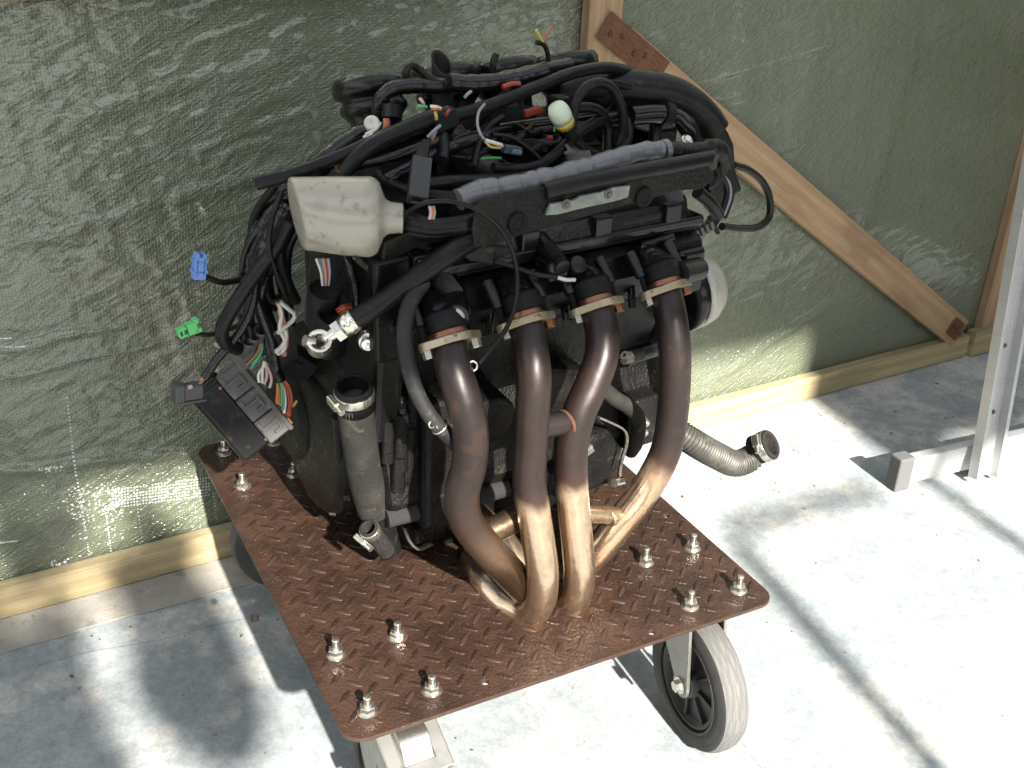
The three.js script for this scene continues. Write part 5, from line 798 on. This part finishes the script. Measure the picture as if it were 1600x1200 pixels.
{
  const h = hose('corrugated_hose', 'ribbed hose with a clamped open end sticking out beside the right rear of the engine');
  const c = new THREE.CatmullRomCurve3(px([[1055, 672, 0.10], [1085, 692, 0.12], [1120, 712, 0.13], [1150, 724, 0.135], [1172, 716, 0.138], [1184, 703, 0.14]]), false, 'centripetal');
  const n = 34, pts = c.getSpacedPoints(30);
  obj('hose_body', tube(pts, (t) => 0.0198 + 0.0013 * Math.sin(t * n * 6.283), { seg: 360, rad: 24 }), mat({ map: mottled([0.075, 0.071, 0.062], [0.12, 0.113, 0.096], [0.045, 0.041, 0.036], 151, 0.4, 0.65, 10), roughness: 0.45, metalness: 0.4 }), h);
  const a = P(1184, 702, 0.14), ax = V(0.35, 0.62, 0.7).normalize(), b = a.clone().addScaledVector(ax, 0.022);
  obj('hose_mouth', bored(a.clone().addScaledVector(ax, -0.006), b.clone().addScaledVector(ax, 0.004), 0.0232, 0.0160, 0.035, 32), M.rubberDusty, h);
  wormClamp(b.clone().addScaledVector(ax, -0.006), ax, 0.0235, V(-0.6, 0.3, -0.1), h);
}
{
  const h = hose('oil_hose', 'smooth black rubber hose ending in a bright metal banjo fitting');
  obj('hose_body', tube(px([[790, 355, 0.12], [745, 372, 0.15], [700, 398, 0.165], [655, 430, 0.165], [610, 463, 0.155], [575, 487, 0.145], [552, 501, 0.138]]), 0.0118, { rad: 22 }), M.rubber, h);
  const a = P(556, 498, 0.139), b = P(536, 512, 0.133), c = P(524, 520, 0.13), d = P(508, 530, 0.126), ax = b.clone().sub(a).normalize();
  obj('ferrule', latheAt([[0.0119, 0], [0.0132, 0.001], [0.0132, 0.004], [0.0122, 0.006], [0.0132, 0.008], [0.0132, 0.011], [0.0122, 0.013], [0.0126, a.distanceTo(b)], [0.0001, a.distanceTo(b)]], a, b, 26), M.zinc, h);
  obj('fitting_hex', along(flat(lathe([[0.0001, 0], [0.0125, 0], [0.0125, b.distanceTo(c)], [0.0001, b.distanceTo(c)]], 6).toNonIndexed()), b, c), M.zinc, h);
  obj('fitting_neck', cyl(c, d, 0.0068, 0.0068), M.zinc, h);
  const e = P(499, 537, 0.124), n = V(-0.25, 0.72, 0.64).normalize();
  obj('banjo_eye', latheAt([[0.0075, -0.010], [0.0128, -0.010], [0.0138, -0.009], [0.0138, 0.009], [0.0128, 0.010], [0.0075, 0.010], [0.0075, -0.010]], e, e.clone().add(n), 36), M.zinc, h);
  obj('banjo_tail', cyl(P(489, 535, 0.124), P(476, 532, 0.124), 0.0062, 0.0062, 16), M.zinc, h);
}
{
  const h = hose('breather_hose', 'slim grey black rubber hose with a wire spring clip hanging in front of the engine');
  const pts = px([[662, 440, 0.165], [640, 475, 0.178], [632, 515, 0.188], [636, 560, 0.198], [650, 610, 0.21], [672, 650, 0.22], [694, 675, 0.226]]);
  obj('hose_body', tube(pts, 0.0088, { rad: 18 }), mat({ map: mottled([0.014, 0.014, 0.014], [0.022, 0.0215, 0.021], [0.04, 0.038, 0.035], 161), roughness: 0.6, specularIntensity: 0.6 }), h);
  const a = P(692, 673, 0.2255), b = P(714, 696, 0.229);
  obj('hose_mouth', bored(a, b, 0.0092, 0.0055, 0.02, 22), M.rubber, h);
  const c = P(687, 667, 0.225), ax = b.clone().sub(a).normalize(), k = obj('spring_clip', ring(0.0096, 0.0011, c, ax), M.zinc, h);
  const o = P(675, 663, 0.228); obj('clip_ear', [ring(0.004, 0.0010, o, V(0.2, 0.3, 1)), tube([o.clone().add(V(0.003, 0.002, 0)), c.clone().add(V(-0.006, 0.003, 0.006))], 0.001, { rad: 6 })], M.zinc, k);
}
// ======================================================= LADDER
{
  const ladder = thing('step_ladder', 'aluminium step ladder standing on a stabiliser bar with black rubber foot', 'ladder', [1.0, 0, 0]);
  const rel = (g) => g.translate(-1.0, 0, 0);
  const f0 = WY(1397, 770, 0), f1 = WY(1600, 722, 0), d = f1.clone().sub(f0).normalize(), n = V(-d.z, 0, d.x);   // along the bar
  if (n.z < 0) n.negate();
  const m = (o) => new THREE.Matrix4().makeBasis(d, V(0, 1, 0), d.clone().cross(V(0, 1, 0))).setPosition(o);
  const bar = (x0, x1, y0, y1, z0, z1, r = 0.003) => rel(rbox(x1 - x0, y1 - y0, z1 - z0, r).translate((x0 + x1) / 2, (y0 + y1) / 2, (z0 + z1) / 2).applyMatrix4(m(f0)));
  obj('rubber_foot', [bar(0, 0.036, 0.0, 0.074, -0.031, 0.001, 0.004)], mat({ map: mottled([0.07, 0.071, 0.073], [0.11, 0.11, 0.11], [0.4, 0.4, 0.4], 171, 0.4, 0.6, 30, 6), roughness: 0.85 }), ladder);
  obj('stabiliser_bar', [bar(0.034, 0.9, 0.011, 0.068, -0.027, -0.003, 0.003)], M.alu, ladder);
  obj('rubber_foot', [bar(0.9, 0.95, 0.0, 0.074, -0.031, 0.001, 0.004)], M.plasticBlack, ladder);
  // stiles: channel sections leaning back; treads between them
  const s0 = WY(1531, 742, 0.012), top = V(s0.x + 0.20, 1.9, s0.z - 0.34), ax = top.clone().sub(s0), len = ax.length();
  const chan = (o) => { const fr = frameY(o.clone().lerp(o.clone().add(ax), 0.5), ax, d); const g = []; for (const [w, t, x, z] of [[0.056, 0.0035, 0, 0.002], [0.009, 0.024, -0.027, 0.011], [0.009, 0.024, 0.027, 0.011]]) g.push(rbox(w, len, t, 0.001).translate(x, 0, z).applyMatrix4(fr)); return g.map(rel); };
  obj('stile', chan(s0), M.alu, ladder);
  obj('stile', chan(s0.clone().addScaledVector(d, 0.42)), M.alu, ladder);
  for (let i = 1; i < 7; i++) { const o = s0.clone().addScaledVector(ax, i * 0.26 / len + 0.02); obj('tread', [rel(rbox(0.38, 0.022, 0.06, 0.003).translate(0.22, 0, -0.01).applyMatrix4(m(o)))], M.alu, ladder); }
  for (const t of [0.07, 0.14, 0.27]) { const o = s0.clone().addScaledVector(ax, t).addScaledVector(n, 0.006); obj('rivet', rel(latheAt([[0.0001, 0], [0.005, 0], [0.004, 0.002], [0.0001, 0.0025]], o, o.clone().add(n), 12)), M.plasticGrey, ladder); }
}
// ======================================================= unseen things added behind the camera to shape the light
const ZE = 2.6;
{
  const sh = thing('shade_canopy', 'unseen narrow corrugated canopy roof placed to shade the wall and engine', 'roof', [0.2, 2.25, ZE]);  // unseen roof, cut narrow to shade the engine yet leave sky overhead
  for (const [xa, xb, len] of [[-2.6, 2.6, 1.2]]) {
    const g = new THREE.PlaneGeometry(xb - xa, len, 140, 1).rotateX(-Math.PI / 2).translate((xa + xb) / 2, 0, -len / 2), p = g.attributes.position;
    for (let i = 0; i < p.count; i++) p.setY(i, 0.012 * Math.sin(p.getX(i) * 80)); g.computeVertexNormals();
    obj('roof_sheet', g, mat({ color: L(0.3, 0.3, 0.28), roughness: 0.7, side: THREE.DoubleSide }), sh);
  }
  obj('fascia', rbox(5.2, 0.09, 0.025, 0.003).translate(0, -0.02, 0.005), woodPost, sh);
  const fr = thing('added_trellis', 'unseen timber frame with a leaning brace added to cast shadows on the floor', 'frame', [0.66, 0, ZE]);  // unseen frame, put in to cast the pole and rail shadows
  const T2 = (n, a, b, w) => obj(n, timber(a, b, w, 0.03), woodPost, fr);
  T2('post', V(0.25, 0, 0), V(0.25, 2.2, 0), 0.035); T2('rail', V(-0.235, 1.785, 0), V(0.12, 1.785, 0), 0.02); T2('brace', V(-0.42, 0.4, 0), V(-0.245, 1.76, 0), 0.035);
  const cu = thing('added_curtain', 'unseen dark canvas curtain added to shade the floor and wall by the ladder', 'curtain', [1.75, 1.83, ZE + 0.02]);  // unseen cloth, put in to block sun at the ladder end
  const cg = new THREE.PlaneGeometry(1.66, 0.5, 120, 4).translate(0, 0.25, 0), q = cg.attributes.position; for (let i = 0; i < q.count; i++) q.setZ(i, 0.02 * Math.sin(q.getX(i) * 22)); cg.computeVertexNormals();
  obj('cloth', cg, mat({ color: L(0.06, 0.065, 0.05), roughness: 0.9, side: THREE.DoubleSide }), cu);
}
{ // unseen hedges added around the front to darken reflections and fill light
  const hm = mat({ map: mottled([0.012, 0.022, 0.008], [0.035, 0.055, 0.018], [0.07, 0.09, 0.035], 191, 0.35, 0.65, 1.5, 12), roughness: 0.8, bumpMap: fineBump, bumpScale: 0.01 });
  const added_hedge = (x, z, w, d, h, label) => { const g = new THREE.BoxGeometry(w, h, d, Math.round(w * 8), 16, Math.round(d * 8)).translate(0, h / 2, 0), p = g.attributes.position; for (let i = 0; i < p.count; i++) { const a = p.getX(i) + x, b = p.getY(i), c = p.getZ(i) + z, n = (k) => 0.22 * (fbm(a * 2.3 + c * 1.9 + 40, b * 2.5 + c * 1.1 + k + 40, 256, 256, 4, k) - 0.5) * 2; p.setXYZ(i, p.getX(i) + n(1), b < 0.01 ? 0 : b + n(2), p.getZ(i) + n(3)); } g.computeVertexNormals(); const o = obj('added_hedge', metricUV(g), hm); o.position.set(x, 0, z); tag(o, label, 'added_hedge'); };
  added_hedge(0, 8.5, 16, 0.9, 1.7, 'unseen long run of dark green hedging added to darken reflections from the front');
  added_hedge(-6.5, 4, 0.9, 9, 1.7, 'unseen dark green hedging added beyond the creeper end to reduce fill light'); added_hedge(6.5, 4, 0.9, 9, 1.7, 'unseen dark green hedging added beyond the ladder end to reduce fill light');
}
{ // unseen creeper added for soft floor shadows: leaves of real size on trailing stems
  const iv = thing('added_creeper', 'unseen leafy creeper added at the eave to cast soft shadows on the floor', 'plant', [-0.7, 2.25, ZE]);
  const r = rng(404), leaf = new THREE.PlaneGeometry(0.05, 0.06, 2, 2), lp = leaf.attributes.position; for (let i = 0; i < lp.count; i++) { const y = lp.getY(i) / 0.03; lp.setX(i, lp.getX(i) * (1.05 - 0.75 * Math.abs(y) ** 1.5)); lp.setZ(i, 0.008 * Math.abs(lp.getX(i)) / 0.025); } leaf.computeVertexNormals();
  const leaves = [], stems = [];
  const blob = (x0, x1, y0, y1, n) => { for (let i = 0; i < n; i++) { const a = r() * 6.283, d = Math.sqrt(r()); leaves.push(leaf.clone().rotateX(r() * 2 - 1).rotateY(r() * 2 - 1).rotateZ(r() * 6.283).translate((x0 + x1) / 2 + (x1 - x0) / 2 * d * Math.cos(a) + 0.7, (y0 + y1) / 2 + (y1 - y0) / 2 * d * Math.sin(a) - 2.25, (r() - 0.5) * 0.14)); } };
  blob(-0.62, -0.47, 1.70, 1.93, 170); blob(-0.64, -0.5, 1.86, 2.1, 60); blob(-0.84, -0.66, 1.4, 1.95, 300); blob(-1.05, -0.78, 1.35, 2.2, 420); blob(-0.8, -0.66, 1.9, 2.25, 50); blob(-1.35, -1.0, 1.5, 2.25, 350);
  for (const [x, y] of [[-0.55, 1.74], [-0.58, 1.82], [-0.75, 1.45], [-0.8, 1.55], [-0.92, 1.42], [-1.15, 1.6]]) stems.push(tube([V(x + 0.7, 0.02, 0), V(x + 0.72, (y - 2.25) * 0.5, 0.02), V(x + 0.7, y - 2.25, 0)], 0.003, { rad: 6 }));
  obj('stem', stems, mat({ color: L(0.1, 0.07, 0.04), roughness: 0.8 }), iv);
  const f = obj('leaves', leaves, mat({ color: L(0.05, 0.09, 0.03), roughness: 0.7, side: THREE.DoubleSide }), iv); f.userData.kind = 'stuff';
}
renderer.render(scene, camera);
